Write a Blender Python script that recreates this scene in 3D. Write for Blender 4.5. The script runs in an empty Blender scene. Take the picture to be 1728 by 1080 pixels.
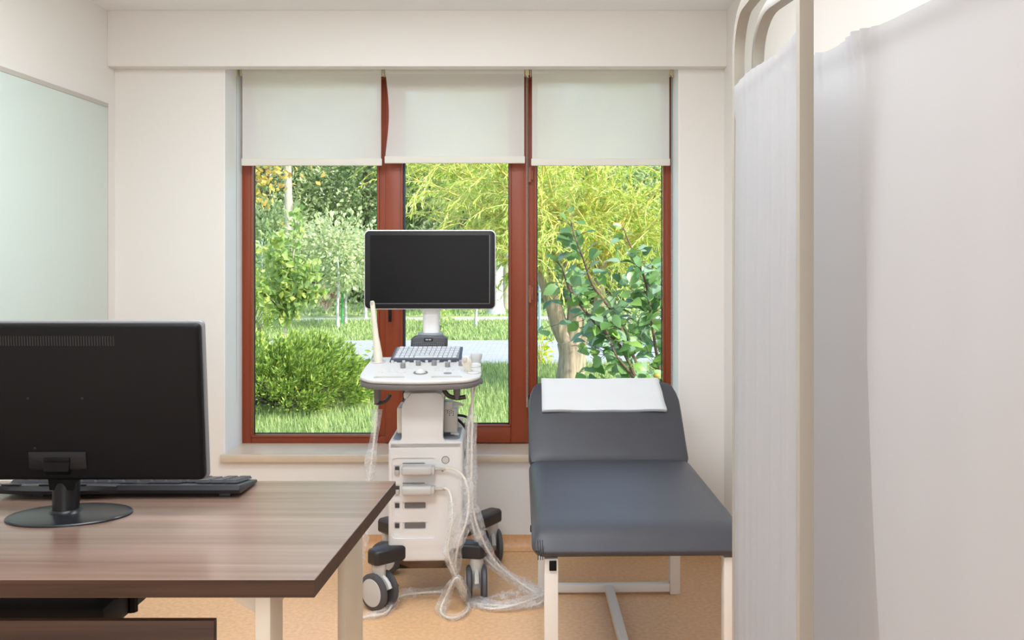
import bpy, bmesh, math, random
import numpy as np
from mathutils import Vector, Matrix, Euler

SC = bpy.context.scene
COL = SC.collection
PI = math.pi
F = 1600.0            # focal length in pixels of the 1728 wide frame
EYE = 1.40
VX, VY = 915.0, 430.0

def P(px, py, Y):
    return Vector(((px - VX) * Y / F, Y, EYE - (py - VY) * Y / F))
def G(px, py, z=0.0):
    """point on the horizontal plane z seen at that pixel"""
    Y = (EYE - z) * F / (py - VY)
    return Vector(((px - VX) * Y / F, Y, z))

# ------------------------------------------------------------------ materials
def lin(c):
    out = []
    for v in c:
        v = v / 255.0
        out.append(v / 12.92 if v <= 0.04045 else ((v + 0.055) / 1.055) ** 2.4)
    return (*out, 1.0)

def new_mat(name):
    m = bpy.data.materials.new(name); m.use_nodes = True
    nt = m.node_tree
    return m, nt, nt.nodes['Principled BSDF'], nt.nodes['Material Output']

def mat(name, col, rough=0.5, metal=0.0, spec=0.5, noise=0.0, nscale=40.0, bump=0.0, bscale=200.0, stretch=None, coat=0.0):
    m, nt, b, out = new_mat(name)
    b.inputs['Base Color'].default_value = lin(col)
    b.inputs['Roughness'].default_value = rough
    b.inputs['Metallic'].default_value = metal
    b.inputs['Specular IOR Level'].default_value = spec
    b.inputs['Coat Weight'].default_value = coat
    tc = nt.nodes.new('ShaderNodeTexCoord')
    mp = nt.nodes.new('ShaderNodeMapping')
    nt.links.new(tc.outputs['Object'], mp.inputs['Vector'])
    if stretch: mp.inputs['Scale'].default_value = stretch
    if noise > 0:
        n = nt.nodes.new('ShaderNodeTexNoise'); n.inputs['Scale'].default_value = nscale
        n.inputs['Detail'].default_value = 4
        nt.links.new(mp.outputs[0], n.inputs['Vector'])
        mx = nt.nodes.new('ShaderNodeMix'); mx.data_type = 'RGBA'
        c = np.array(col, float)
        mx.inputs['A'].default_value = lin(np.clip(c * (1 - noise), 0, 255))
        mx.inputs['B'].default_value = lin(np.clip(c * (1 + noise), 0, 255))
        nt.links.new(n.outputs['Fac'], mx.inputs['Factor'])
        nt.links.new(mx.outputs['Result'], b.inputs['Base Color'])
    if bump > 0:
        n2 = nt.nodes.new('ShaderNodeTexNoise'); n2.inputs['Scale'].default_value = bscale
        nt.links.new(mp.outputs[0], n2.inputs['Vector'])
        bp = nt.nodes.new('ShaderNodeBump'); bp.inputs['Strength'].default_value = bump
        bp.inputs['Distance'].default_value = 0.002
        nt.links.new(n2.outputs['Fac'], bp.inputs['Height'])
        nt.links.new(bp.outputs['Normal'], b.inputs['Normal'])
    return m

def wall_mat(name, col):
    """paint over a fine woven wall covering"""
    m, nt, b, out = new_mat(name)
    b.inputs['Base Color'].default_value = lin(col)
    b.inputs['Roughness'].default_value = 0.55
    b.inputs['Specular IOR Level'].default_value = 0.3
    tc = nt.nodes.new('ShaderNodeTexCoord')
    hs = []
    for sc in ((60, 60, 600), (600, 600, 40)):
        mp = nt.nodes.new('ShaderNodeMapping'); mp.inputs['Scale'].default_value = sc
        nt.links.new(tc.outputs['Object'], mp.inputs['Vector'])
        n = nt.nodes.new('ShaderNodeTexNoise'); n.inputs['Scale'].default_value = 1.0
        nt.links.new(mp.outputs[0], n.inputs['Vector']); hs.append(n)
    ad = nt.nodes.new('ShaderNodeMath'); ad.operation = 'ADD'
    nt.links.new(hs[0].outputs['Fac'], ad.inputs[0]); nt.links.new(hs[1].outputs['Fac'], ad.inputs[1])
    bp = nt.nodes.new('ShaderNodeBump'); bp.inputs['Strength'].default_value = 0.12; bp.inputs['Distance'].default_value = 0.001
    nt.links.new(ad.outputs[0], bp.inputs['Height']); nt.links.new(bp.outputs['Normal'], b.inputs['Normal'])
    return m

def wood_mat(name, dark, light, rough, sc=(1.2, 22, 22), spec=0.5):
    m, nt, b, out = new_mat(name)
    tc = nt.nodes.new('ShaderNodeTexCoord'); mp = nt.nodes.new('ShaderNodeMapping')
    mp.inputs['Scale'].default_value = sc
    nt.links.new(tc.outputs['Object'], mp.inputs['Vector'])
    n = nt.nodes.new('ShaderNodeTexNoise'); n.inputs['Scale'].default_value = 1.6; n.inputs['Detail'].default_value = 8
    n.inputs['Distortion'].default_value = 0.6
    nt.links.new(mp.outputs[0], n.inputs['Vector'])
    r = nt.nodes.new('ShaderNodeValToRGB')
    r.color_ramp.elements[0].position = 0.3; r.color_ramp.elements[0].color = lin(dark)
    r.color_ramp.elements[1].position = 0.72; r.color_ramp.elements[1].color = lin(light)
    nt.links.new(n.outputs['Fac'], r.inputs['Fac']); nt.links.new(r.outputs['Color'], b.inputs['Base Color'])
    b.inputs['Roughness'].default_value = rough
    b.inputs['Specular IOR Level'].default_value = spec
    return m

def leaf_mat(name, cols, trans=0.4, rough=0.5, spec=0.35):
    """leaf colours differ from leaf to leaf"""
    m, nt, b, out = new_mat(name)
    g = nt.nodes.new('ShaderNodeNewGeometry')
    r = nt.nodes.new('ShaderNodeValToRGB')
    while len(r.color_ramp.elements) < len(cols): r.color_ramp.elements.new(0.5)
    for i, c in enumerate(cols):
        r.color_ramp.elements[i].position = i / (len(cols) - 1); r.color_ramp.elements[i].color = lin(c)
    nt.links.new(g.outputs['Random Per Island'], r.inputs['Fac'])
    nt.links.new(r.outputs['Color'], b.inputs['Base Color'])
    b.inputs['Roughness'].default_value = rough
    b.inputs['Specular IOR Level'].default_value = spec
    t = nt.nodes.new('ShaderNodeBsdfTranslucent'); nt.links.new(r.outputs['Color'], t.inputs['Color'])
    mx = nt.nodes.new('ShaderNodeMixShader'); mx.inputs['Fac'].default_value = trans
    nt.links.new(b.outputs[0], mx.inputs[1]); nt.links.new(t.outputs[0], mx.inputs[2])
    nt.links.new(mx.outputs[0], out.inputs['Surface'])
    return m

def cloth_mat(name, col, trans=0.3, see=0.0, rough=0.8):
    m, nt, b, out = new_mat(name)
    b.inputs['Base Color'].default_value = lin(col); b.inputs['Roughness'].default_value = rough
    b.inputs['Specular IOR Level'].default_value = 0.2
    t = nt.nodes.new('ShaderNodeBsdfTranslucent'); t.inputs['Color'].default_value = lin(col)
    mx = nt.nodes.new('ShaderNodeMixShader'); mx.inputs['Fac'].default_value = trans
    nt.links.new(b.outputs[0], mx.inputs[1]); nt.links.new(t.outputs[0], mx.inputs[2])
    last = mx
    if see > 0:
        rf = nt.nodes.new('ShaderNodeBsdfRefraction'); rf.inputs['Roughness'].default_value = 0.18
        rf.inputs['IOR'].default_value = 1.12; rf.inputs['Color'].default_value = (1, 1, 1, 1)
        m2 = nt.nodes.new('ShaderNodeMixShader'); m2.inputs['Fac'].default_value = see
        nt.links.new(mx.outputs[0], m2.inputs[1]); nt.links.new(rf.outputs[0], m2.inputs[2]); last = m2
    nt.links.new(last.outputs[0], out.inputs['Surface'])
    return m

def glass_mat(name, tint=(250, 253, 251), refl=0.05):
    m, nt, b, out = new_mat(name)
    nt.nodes.remove(b)
    t = nt.nodes.new('ShaderNodeBsdfTransparent'); t.inputs['Color'].default_value = lin(tint)
    g = nt.nodes.new('ShaderNodeBsdfGlossy'); g.inputs['Roughness'].default_value = 0.02
    lw = nt.nodes.new('ShaderNodeLayerWeight'); lw.inputs['Blend'].default_value = 0.15
    mu = nt.nodes.new('ShaderNodeMath'); mu.operation = 'MULTIPLY'; mu.inputs[1].default_value = 0.5
    nt.links.new(lw.outputs['Fresnel'], mu.inputs[0])
    mx = nt.nodes.new('ShaderNodeMixShader')
    nt.links.new(mu.outputs[0], mx.inputs['Fac'])
    nt.links.new(t.outputs[0], mx.inputs[1]); nt.links.new(g.outputs[0], mx.inputs[2])
    nt.links.new(mx.outputs[0], out.inputs['Surface'])
    return m

def film_mat(name):
    """clear crinkled polythene"""
    m, nt, b, out = new_mat(name)
    b.inputs['Base Color'].default_value = lin((246, 248, 250)); b.inputs['Roughness'].default_value = 0.25
    b.inputs['Specular IOR Level'].default_value = 0.7
    tl = nt.nodes.new('ShaderNodeBsdfTranslucent'); tl.inputs['Color'].default_value = lin((246, 248, 250))
    m0 = nt.nodes.new('ShaderNodeMixShader'); m0.inputs['Fac'].default_value = 0.4
    nt.links.new(b.outputs[0], m0.inputs[1]); nt.links.new(tl.outputs[0], m0.inputs[2])
    tc = nt.nodes.new('ShaderNodeTexCoord')
    n = nt.nodes.new('ShaderNodeTexNoise'); n.inputs['Scale'].default_value = 38; n.inputs['Detail'].default_value = 2
    nt.links.new(tc.outputs['Object'], n.inputs['Vector'])
    t = nt.nodes.new('ShaderNodeBsdfTransparent'); t.inputs['Color'].default_value = (1, 1, 1, 1)
    mr = nt.nodes.new('ShaderNodeMapRange'); mr.inputs['From Min'].default_value = 0.4; mr.inputs['From Max'].default_value = 0.72
    mr.inputs['To Min'].default_value = 0.13; mr.inputs['To Max'].default_value = 0.42
    nt.links.new(n.outputs['Fac'], mr.inputs['Value'])
    mx = nt.nodes.new('ShaderNodeMixShader'); nt.links.new(mr.outputs[0], mx.inputs['Fac'])
    nt.links.new(t.outputs[0], mx.inputs[1]); nt.links.new(m0.outputs[0], mx.inputs[2])
    nt.links.new(mx.outputs[0], out.inputs['Surface'])
    return m

M = {}
M['wall'] = wall_mat('wall_covering', (230, 227, 223))
M['reveal'] = mat('reveal_paint', (232, 233, 233), 0.6, noise=0.015, nscale=6)
M['ceiling'] = mat('ceiling_paint', (240, 240, 241), 0.8)
M['beam'] = mat('beam_paint', (232, 229, 225), 0.65)
M['floor'] = mat('vinyl_floor', (222, 178, 134), 0.42, noise=0.13, nscale=60, spec=0.4)
M['cove'] = mat('vinyl_cove', (216, 168, 122), 0.42, noise=0.12, nscale=60)
M['sill'] = mat('stone_sill', (206, 190, 170), 0.28, noise=0.09, nscale=5)
M['frame'] = mat('brown_frame', (140, 63, 36), 0.38, noise=0.05, nscale=6, spec=0.4)
M['gasket'] = mat('gasket', (38, 42, 56), 0.5)
M['hinge'] = mat('hinge_brown', (156, 88, 66), 0.4)
M['glass'] = glass_mat('window_glass')
M['board'] = mat('board_glass', (206, 220, 214), 0.12, spec=0.5)
M['boardedge'] = mat('board_rim', (188, 184, 176), 0.4)
M['blind'] = cloth_mat('blind_cloth', (240, 236, 232), 0.34, 0.08)
M['blindbar'] = cloth_mat('blind_hem', (236, 233, 225), 0.15)
M['ivory'] = mat('ivory_plastic', (222, 208, 170), 0.4)
M['bead'] = mat('bead_chain', (150, 145, 136), 0.3)
M['beadw'] = mat('white_bead_chain', (140, 140, 138), 0.3)
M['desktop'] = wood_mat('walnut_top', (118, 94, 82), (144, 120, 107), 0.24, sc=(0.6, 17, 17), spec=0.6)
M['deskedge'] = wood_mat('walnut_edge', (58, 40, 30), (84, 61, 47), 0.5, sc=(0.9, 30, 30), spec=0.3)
M['deskmetal'] = mat('desk_metal', (206, 197, 180), 0.45, spec=0.4)
M['blackpl'] = mat('black_plastic', (13, 12, 13), 0.5, spec=0.16, bump=0.1, bscale=900)
M['blackgl'] = mat('black_gloss', (22, 22, 24), 0.32, spec=0.3)
M['standbase'] = mat('stand_base', (30, 31, 34), 0.3, spec=0.5)
M['bezel'] = mat('silver_bezel', (128, 128, 132), 0.4)
M['keyb'] = mat('keyboard_body', (44, 43, 47), 0.42)
M['key'] = mat('keyboard_key', (60, 60, 66), 0.38)
M['dark'] = mat('dark_hole', (26, 26, 27), 0.7)
M['vinylpad'] = mat('grey_leatherette', (60, 60, 66), 0.40, noise=0.05, nscale=8, spec=0.45, bump=0.25, bscale=700)
M['whitemetal'] = mat('white_metal', (226, 221, 213), 0.4, spec=0.4)
M['paper'] = cloth_mat('white_paper', (220, 221, 223), 0.1)
M['mwhite'] = mat('machine_white', (230, 229, 228), 0.35, spec=0.4)
M['mtop'] = mat('console_white', (198, 197, 195), 0.42)
M['mgrey'] = mat('machine_grey', (112, 108, 108), 0.45)
M['mdark'] = mat('machine_dark', (62, 64, 68), 0.4)
M['mslate'] = mat('machine_slate', (128, 134, 142), 0.35)
M['screen'] = mat('screen_glass', (20, 19, 20), 0.3, spec=0.12)
M['screenbezel'] = mat('screen_bezel', (30, 30, 33), 0.35, spec=0.25)
M['arm'] = mat('black_arm', (42, 40, 42), 0.38)
M['tyre'] = mat('grey_tyre', (80, 80, 84), 0.5)
M['disc'] = mat('wheel_disc', (205, 204, 200), 0.45)
M['knob'] = mat('grey_knob', (128, 126, 126), 0.45)
M['steel'] = mat('brushed_column', (196, 188, 180), 0.28, metal=0.55)
M['plate'] = mat('chassis_plate', (92, 78, 66), 0.18, metal=0.8)
M['cream'] = mat('cream_plastic', (228, 221, 206), 0.4)
M['modgrey'] = mat('module_grey', (192, 188, 180), 0.4)
M['cable'] = mat('cream_cable', (226, 221, 210), 0.45)
M['blackcable'] = mat('black_cable', (28, 29, 34), 0.4)
M['film'] = film_mat('clear_film')
M['keyw'] = mat('pale_key', (184, 188, 195), 0.45)
M['navy'] = mat('navy_rim', (66, 72, 86), 0.4)
M['tube'] = mat('screen_tube', (158, 153, 143), 0.38, spec=0.45)
M['curtain'] = cloth_mat('curtain_cloth', (206, 207, 210), 0.6)
M['badge'] = mat('badge_marks', (190, 192, 196), 0.4)
M['chair'] = mat('chair_fabric', (34, 34, 38), 0.8)
# outdoors
M['soil'] = mat('lawn_ground', (126, 138, 88), 0.9, noise=0.35, nscale=3)
M['path'] = mat('paving', (170, 167, 163), 0.8, noise=0.07, nscale=1.2)
M['grass'] = leaf_mat('grass_blades', [(122, 146, 86), (146, 168, 102), (168, 186, 120), (194, 204, 146)], 0.35)
M['juniper'] = leaf_mat('juniper_needles', [(96, 124, 64), (126, 154, 72), (158, 180, 84), (194, 208, 108)], 0.3)
M['willowleaf'] = leaf_mat('willow_leaves', [(136, 166, 62), (166, 190, 76), (196, 208, 92), (222, 228, 164)], 0.5)
M['willowtwig'] = mat('willow_twigs', (198, 184, 98), 0.6, noise=0.15, nscale=8)
M['bark'] = mat('grey_bark', (138, 122, 104), 0.85, noise=0.5, nscale=12, stretch=(3, 3, 0.45), bump=1.0, bscale=22)
M['barkpale'] = mat('pale_bark', (176, 164, 146), 0.85, noise=0.25, nscale=14, stretch=(2, 2, 0.5))
M['barkwhite'] = mat('limewash', (178, 178, 175), 0.85, noise=0.12, nscale=12)
M['barkdark'] = mat('dark_bark', (110, 98, 84), 0.85, noise=0.25, nscale=14)
M['quince'] = leaf_mat('broad_leaves', [(78, 114, 68), (104, 144, 76), (132, 166, 82), (112, 150, 104), (150, 174, 150)], 0.3, rough=0.38, spec=0.5)
M['quincestem'] = mat('brown_stem', (104, 82, 70), 0.7)
M['sapling'] = leaf_mat('sapling_leaves', [(124, 156, 84), (156, 184, 104), (190, 208, 132), (212, 216, 108)], 0.45)
M['maple'] = leaf_mat('maple_leaves', [(160, 160, 80), (198, 176, 86), (216, 186, 96), (206, 156, 86)], 0.45)
M['fol_a'] = leaf_mat('foliage_mid', [(128, 150, 108), (156, 176, 126), (182, 198, 146), (208, 218, 172)], 0.5)
M['fol_b'] = leaf_mat('foliage_pale', [(150, 166, 116), (180, 192, 138), (206, 213, 164), (224, 226, 190)], 0.5)
M['fol_c'] = leaf_mat('foliage_deep', [(128, 150, 118), (152, 172, 132), (176, 192, 150), (200, 210, 174)], 0.45)
M['drybush'] = leaf_mat('dry_twigs', [(170, 148, 120), (190, 172, 146), (204, 184, 160)], 0.2)
M['stakegreen'] = mat('green_stake', (60, 150, 76), 0.5)
M['postblue'] = mat('blue_post', (140, 164, 178), 0.5)
M['yellowleaf'] = leaf_mat('yellow_leaves', [(176, 196, 60), (206, 214, 70), (226, 220, 80)], 0.45)

# ------------------------------------------------------------------ mesh building
def rrect(w, h, r, n=5, cx=0, cy=0):
    pts = []
    for sx, sy, a0 in ((1, 1, 0), (-1, 1, 90), (-1, -1, 180), (1, -1, 270)):
        for i in range(n + 1):
            a = math.radians(a0 + 90 * i / n)
            pts.append((cx + sx * (w / 2 - r) + r * math.cos(a), cy + sy * (h / 2 - r) + r * math.sin(a)))
    return pts

def catmull(pts, sub=8):
    pts = [Vector(p) for p in pts]
    if len(pts) < 3: return pts
    out = []
    for i in range(len(pts) - 1):
        p0 = pts[max(i - 1, 0)]; p1 = pts[i]; p2 = pts[i + 1]; p3 = pts[min(i + 2, len(pts) - 1)]
        for k in range(sub):
            t = k / sub
            out.append(0.5 * ((2 * p1) + (p2 - p0) * t + (2 * p0 - 5 * p1 + 4 * p2 - p3) * t * t + (3 * p1 - p0 - 3 * p2 + p3) * t ** 3))
    out.append(pts[-1])
    return out

class MB:
    def __init__(self):
        self.v = []; self.f = []; self.mi = []; self.M = Matrix()
    def add(self, verts, faces, mi=0):
        o = len(self.v)
        self.v += [self.M @ Vector(p) for p in verts]
        self.f += [tuple(i + o for i in f) for f in faces]
        self.mi += [mi] * len(faces)
        return self
    def from_bm(self, bm, mi=0):
        bm.verts.index_update()
        self.add([v.co.copy() for v in bm.verts], [[v.index for v in f.verts] for f in bm.faces], mi)
        bm.free(); return self
    def box(self, c, s, bevel=0.0, seg=2, mi=0, rot=None):
        bm = bmesh.new(); bmesh.ops.create_cube(bm, size=1)
        for v in bm.verts: v.co = Vector((v.co.x * s[0], v.co.y * s[1], v.co.z * s[2]))
        if bevel > 0:
            bevel = min(bevel, min(s) * 0.49)
            bmesh.ops.bevel(bm, geom=bm.edges[:], offset=bevel, segments=seg, affect='EDGES', profile=0.5)
        m = Matrix.Translation(Vector(c)) @ (rot.to_matrix().to_4x4() if rot is not None else Matrix())
        bm.transform(m)
        return self.from_bm(bm, mi)
    def span(self, a, b, bevel=0.0, seg=2, mi=0):
        a, b = Vector(a), Vector(b)
        return self.box((a + b) / 2, [abs(b[i] - a[i]) for i in range(3)], bevel, seg, mi)
    def prism(self, outline, d0, d1, axis='z', bevel=0.0, seg=2, mi=0, caps=(True, True)):
        bm = bmesh.new()
        def mk(p, d):
            return {'z': (p[0], p[1], d), 'y': (p[0], d, p[1]), 'x': (d, p[0], p[1])}[axis]
        a = [bm.verts.new(mk(p, d0)) for p in outline]; b = [bm.verts.new(mk(p, d1)) for p in outline]
        n = len(a); rim = []
        for i in range(n):
            bm.faces.new((a[i], a[(i + 1) % n], b[(i + 1) % n], b[i]))
        fa = bm.faces.new(list(reversed(a))); fb = bm.faces.new(b)
        bmesh.ops.recalc_face_normals(bm, faces=bm.faces[:])
        if bevel > 0:
            es = set(fa.edges) | set(fb.edges)
            bmesh.ops.bevel(bm, geom=list(es), offset=bevel, segments=seg, affect='EDGES', profile=0.5)
        return self.from_bm(bm, mi)
    def tube(self, pts, r, n=8, caps=True, mi=0, flat=1.0, closed=False):
        pts = [Vector(p) for p in pts]; N = len(pts)
        rf = r if callable(r) else (lambda t: r)
        t0 = (pts[1] - pts[0]).normalized()
        up = Vector((0, 0, 1)) if abs(t0.z) < 0.9 else Vector((1, 0, 0))
        u = (up - t0 * up.dot(t0)).normalized()
        vs = []; fs = []
        for i in range(N):
            tg = (pts[min(i + 1, N - 1)] - pts[max(i - 1, 0)])
            if tg.length < 1e-9: tg = t0
            tg.normalize()
            u = (u - tg * u.dot(tg))
            if u.length < 1e-6: u = tg.orthogonal()
            u.normalize(); w = tg.cross(u)
            for k in range(n):
                a = 2 * PI * k / n
                rr = rf(i / (N - 1)) if not isinstance(r, np.ndarray) else r[i]
                if isinstance(rr, (list, tuple, np.ndarray)): rr = rr[k]
                vs.append(pts[i] + u * (math.cos(a) * rr) + w * (math.sin(a) * rr * flat))
        for i in range(N - 1):
            for k in range(n):
                fs.append((i * n + k, i * n + (k + 1) % n, (i + 1) * n + (k + 1) % n, (i + 1) * n + k))
        if caps and not closed:
            fs.append(tuple(reversed(range(n)))); fs.append(tuple((N - 1) * n + k for k in range(n)))
        return self.add(vs, fs, mi)
    def cyl(self, a, b, r0, r1=None, n=20, mi=0):
        r1 = r0 if r1 is None else r1
        return self.tube([a, b], lambda t: r0 + (r1 - r0) * t, n, mi=mi)
    def lathe(self, prof, c=(0, 0, 0), n=24, mi=0, sx=1.0, sy=1.0, rot=None):
        c = Vector(c); vs = []; fs = []; m = len(prof)
        R = rot.to_matrix() if rot is not None else Matrix.Identity(3)
        for r, z in prof:
            for k in range(n):
                a = 2 * PI * k / n
                vs.append(c + R @ Vector((r * math.cos(a) * sx, r * math.sin(a) * sy, z)))
        for i in range(m - 1):
            for k in range(n):
                fs.append((i * n + k, i * n + (k + 1) % n, (i + 1) * n + (k + 1) % n, (i + 1) * n + k))
        if prof[0][0] > 1e-6: fs.append(tuple(reversed(range(n))))
        if prof[-1][0] > 1e-6: fs.append(tuple((m - 1) * n + k for k in range(n)))
        return self.add(vs, fs, mi)
    def ball(self, c, r, s=(1, 1, 1), n=12, mi=0):
        prof = [(max(math.sin(PI * i / n) * r, 1e-7 if i in (0, n) else 0), -math.cos(PI * i / n) * r) for i in range(n + 1)]
        bm = bmesh.new(); bmesh.ops.create_uvsphere(bm, u_segments=n + 4, v_segments=n, radius=r)
        for v in bm.verts: v.co = Vector((v.co.x * s[0], v.co.y * s[1], v.co.z * s[2])) + Vector(c)
        return self.from_bm(bm, mi)
    def rbox(self, c, s, r, n=10, dome=0.0, mi=0, rot=None, dent=None):
        """rounded cushion-like box on a grid, with an optional domed top"""
        bm = bmesh.new(); bmesh.ops.create_cube(bm, size=2)
        bmesh.ops.subdivide_edges(bm, edges=bm.edges[:], cuts=n, use_grid_fill=True)
        hx, hy, hz = s[0] / 2, s[1] / 2, s[2] / 2
        for v in bm.verts:
            p = Vector((v.co.x * hx, v.co.y * hy, v.co.z * hz))
            q = Vector([max(-h + r, min(h - r, x)) for x, h in zip(p, (hx, hy, hz))])
            # push grid points near the edges over the rounding
            d = p - q
            if d.length > 1e-9:
                m = max(abs(d.x), abs(d.y), abs(d.z)); d = d.normalized() * min(r, m)
            p = q + d
            if dome and v.co.z > 0:
                k = (1 - (p.x / hx) ** 2) * (1 - (p.y / hy) ** 2)
                p.z += dome * max(k, 0) ** 0.6
            v.co = p
        m = Matrix.Translation(Vector(c)) @ (rot.to_matrix().to_4x4() if rot is not None else Matrix())
        bm.transform(m)
        return self.from_bm(bm, mi)

def root_of(o):
    while o.parent: o = o.parent
    return o

def obj(name, mb, mats, parent=None, smooth=35, local=False, kind=None, label=None):
    me = bpy.data.meshes.new(name)
    off = Vector((0, 0, 0))
    if parent is not None and not local: off = root_of(parent).location
    if isinstance(mb, MB):
        me.from_pydata([tuple(v - off) for v in mb.v], [], mb.f)
        me.polygons.foreach_set('material_index', mb.mi)
    else:
        V, Fc = mb
        me.from_pydata((V - np.array(off)).tolist(), [], Fc.tolist())
    for m in (mats if isinstance(mats, (list, tuple)) else [mats]):
        me.materials.append(M[m])
    if smooth:
        me.polygons.foreach_set('use_smooth', [True] * len(me.polygons))
        me.set_sharp_from_angle(angle=math.radians(smooth))
    me.update()
    o = bpy.data.objects.new(name, me); COL.objects.link(o)
    if parent is not None: o.parent = parent
    if kind: o['kind'] = kind
    if label: o['label'] = label
    return o

def fix_normals(o):
    bm = bmesh.new(); bm.from_mesh(o.data); bmesh.ops.recalc_face_normals(bm, faces=bm.faces[:]); bm.to_mesh(o.data); bm.free()
    return o

def cut(o, cutter_mb):
    """subtract a solid from a part and keep only the result"""
    me = bpy.data.meshes.new('c'); me.from_pydata([tuple(v) for v in cutter_mb.v], [], cutter_mb.f)
    c = bpy.data.objects.new('c', me); COL.objects.link(c); fix_normals(c); fix_normals(o)
    par = o.parent; o.parent = None
    md = o.modifiers.new('b', 'BOOLEAN'); md.operation = 'DIFFERENCE'; md.object = c; md.solver = 'EXACT'
    dg = bpy.context.evaluated_depsgraph_get(); dg.update()
    nm = bpy.data.meshes.new_from_object(o.evaluated_get(dg))
    o.modifiers.clear(); old = o.data; o.data = nm; bpy.data.meshes.remove(old)
    bpy.data.objects.remove(c); bpy.data.meshes.remove(me)
    nm.polygons.foreach_set('use_smooth', [True] * len(nm.polygons)); nm.set_sharp_from_angle(angle=math.radians(35))
    o.parent = par
    return o

def tag(o, label, cat, group=None, kind=None):
    o['label'] = label; o['category'] = cat
    if group: o['group'] = group
    if kind: o['kind'] = kind
    return o

def thing(name, label, cat, loc=(0, 0, 0), rz=0.0, group=None):
    o = bpy.data.objects.new(name, None); COL.objects.link(o)
    o.empty_display_size = 0.1
    o.location = loc; o.rotation_euler = (0, 0, rz)
    return tag(o, label, cat, group)

def struct(name, mb, m, smooth=35):
    return obj(name, mb, m, None, smooth, kind='structure')

def copy_tree(src, name=None):
    c = src.copy(); COL.objects.link(c)
    for ch in src.children:
        d = ch.copy(); COL.objects.link(d); d.parent = c
        for g in ch.children:
            e = g.copy(); COL.objects.link(e); e.parent = d
    return c

# ================================================================== ROOM SHELL
YB = 4.52              # window wall
YF = 4.777             # window frame plane
XL, XR = -2.036, 0.866
ZC = 2.545
YN = -1.7              # wall behind the camera
OX0, OX1, OZ0, OZ1 = -1.518, 0.655, 0.4506, 2.345
WT = 0.36
struct('floor', MB().span((XL - .2, YN - .2, -0.12), (XR + .2, YB + WT, 0)), 'floor')
struct('ceiling', MB().span((XL - .3, YN - .3, ZC), (XR + .3, YB + WT, ZC + .25)), 'ceiling')
struct('wall_left', MB().span((XL - .2, YN - .2, 0), (XL, YB + WT, ZC)), 'wall')
struct('wall_right', MB().span((XR, YN - .2, 0), (XR + .2, YB + WT, ZC)), 'wall')
w = MB()
w.span((XL, YN - .2, 0), (-1.5, YN, ZC)); w.span((.5, YN - .2, 0), (XR, YN, ZC)); w.span((-1.5, YN - .2, 0), (.5, YN, .9)); w.span((-1.5, YN - .2, 2.35), (.5, YN, ZC))
struct('wall_rear', w, 'wall')
w = MB()
for x in (-1.5, -.53, .44): w.span((x, YN - .12, .9), (x + .06, YN - .06, 2.35), .003)
for z in (.9, 2.29): w.span((-1.5, YN - .12, z), (.5, YN - .06, z + .06), .003)
struct('added_rear_window', w, 'frame')  # unseen window, put in to house the fill light behind the camera
w = MB()
w.span((XL, YB, 0), (OX0, YB + WT, ZC)); w.span((OX1, YB, 0), (XR, YB + WT, ZC))
w.span((OX0, YB, 0), (OX1, YB + WT, OZ0 - .036)); w.span((OX0, YB, OZ1), (OX1, YB + WT, ZC))
struct('wall_back', w, 'wall')
# plastered window reveals
r = MB()
r.span((OX0 - .001, YB + .001, OZ0), (OX0 + .006, YF, OZ1)); r.span((OX1 - .006, YB + .001, OZ0), (OX1 + .001, YF, OZ1))
struct('trim_2', r, 'reveal')
struct('trim_1', MB().span((XL, 4.44, 2.283), (XR, YB, ZC), 0.002), 'beam')
# coved vinyl skirting
def cove(axis_pts, nrm):
    mb = MB(); prof = []
    for i in range(9):
        a = PI / 2 * i / 8
        prof.append((0.062 * (1 - math.sin(a)) + 0.002, 0.067 * (1 - math.cos(a)) * 0.9 + 0.0005 + (0.0067 if i == 8 else 0)))
    # profile from wall-top to floor toe
    prof = [(0.004, 0.067), (0.004, 0.045), (0.006, 0.028), (0.014, 0.013), (0.028, 0.005), (0.05, 0.0015)]
    a, b = [Vector(p) for p in axis_pts]; n = Vector(nrm)
    vs = []
    for p in (a, b):
        vs += [p + n * 0.0005 + Vector((0, 0, .067))] + [p + n * d + Vector((0, 0, z)) for d, z in prof]
    k = len(prof) + 1
    mb.add(vs, [(i, i + 1, k + i + 1, k + i) for i in range(k - 1)])
    return mb
struct('baseboard_back', cove([(XL, YB, 0), (XR, YB, 0)], (0, -1, 0)), 'cove')
struct('baseboard_right', cove([(XR, YN, 0), (XR, YB, 0)], (-1, 0, 0)), 'cove')
struct('baseboard_left', cove([(XL, YB, 0), (XL, YN, 0)], (1, 0, 0)), 'cove')
# stone sill
s = MB(); s.span((-1.53, 4.497, OZ0 - .036), (0.672, YB + .002, OZ0), 0.004)
s.span((OX0, YB, OZ0 - .036), (OX1, YF + .08, OZ0))
struct('window_sill', s, 'sill')

# ------------------------------------------------------------------ window
def fx(px): return (px - VX) * YF / F
def fz(py): return EYE - (py - VY) * YF / F
X0, X1 = OX0 + .004, OX1 - .004
zb, zt = OZ0, OZ1 - .005
win = bpy.data.objects.new('window_1', None); COL.objects.link(win); win['kind'] = 'structure'
win.location = (-.43, YF, OZ0)
fr = MB()
D = 0.075
fr.span((X0, YF, zb), (fx(424), YF + D, zt), .004); fr.span((fx(1121), YF, zb), (X1, YF + D, zt), .004)
fr.span((fx(424), YF, zb), (fx(1121), YF + D, fz(736)), .004); fr.span((fx(424), YF, zt - .06), (fx(1121), YF + D, zt), .004)
fr.span((fx(638), YF, fz(736)), (fx(664), YF + D, zt - .06), .004)
fr.span((fx(880), YF, fz(736)), (fx(904), YF + D, zt - .06), .004)
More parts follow.
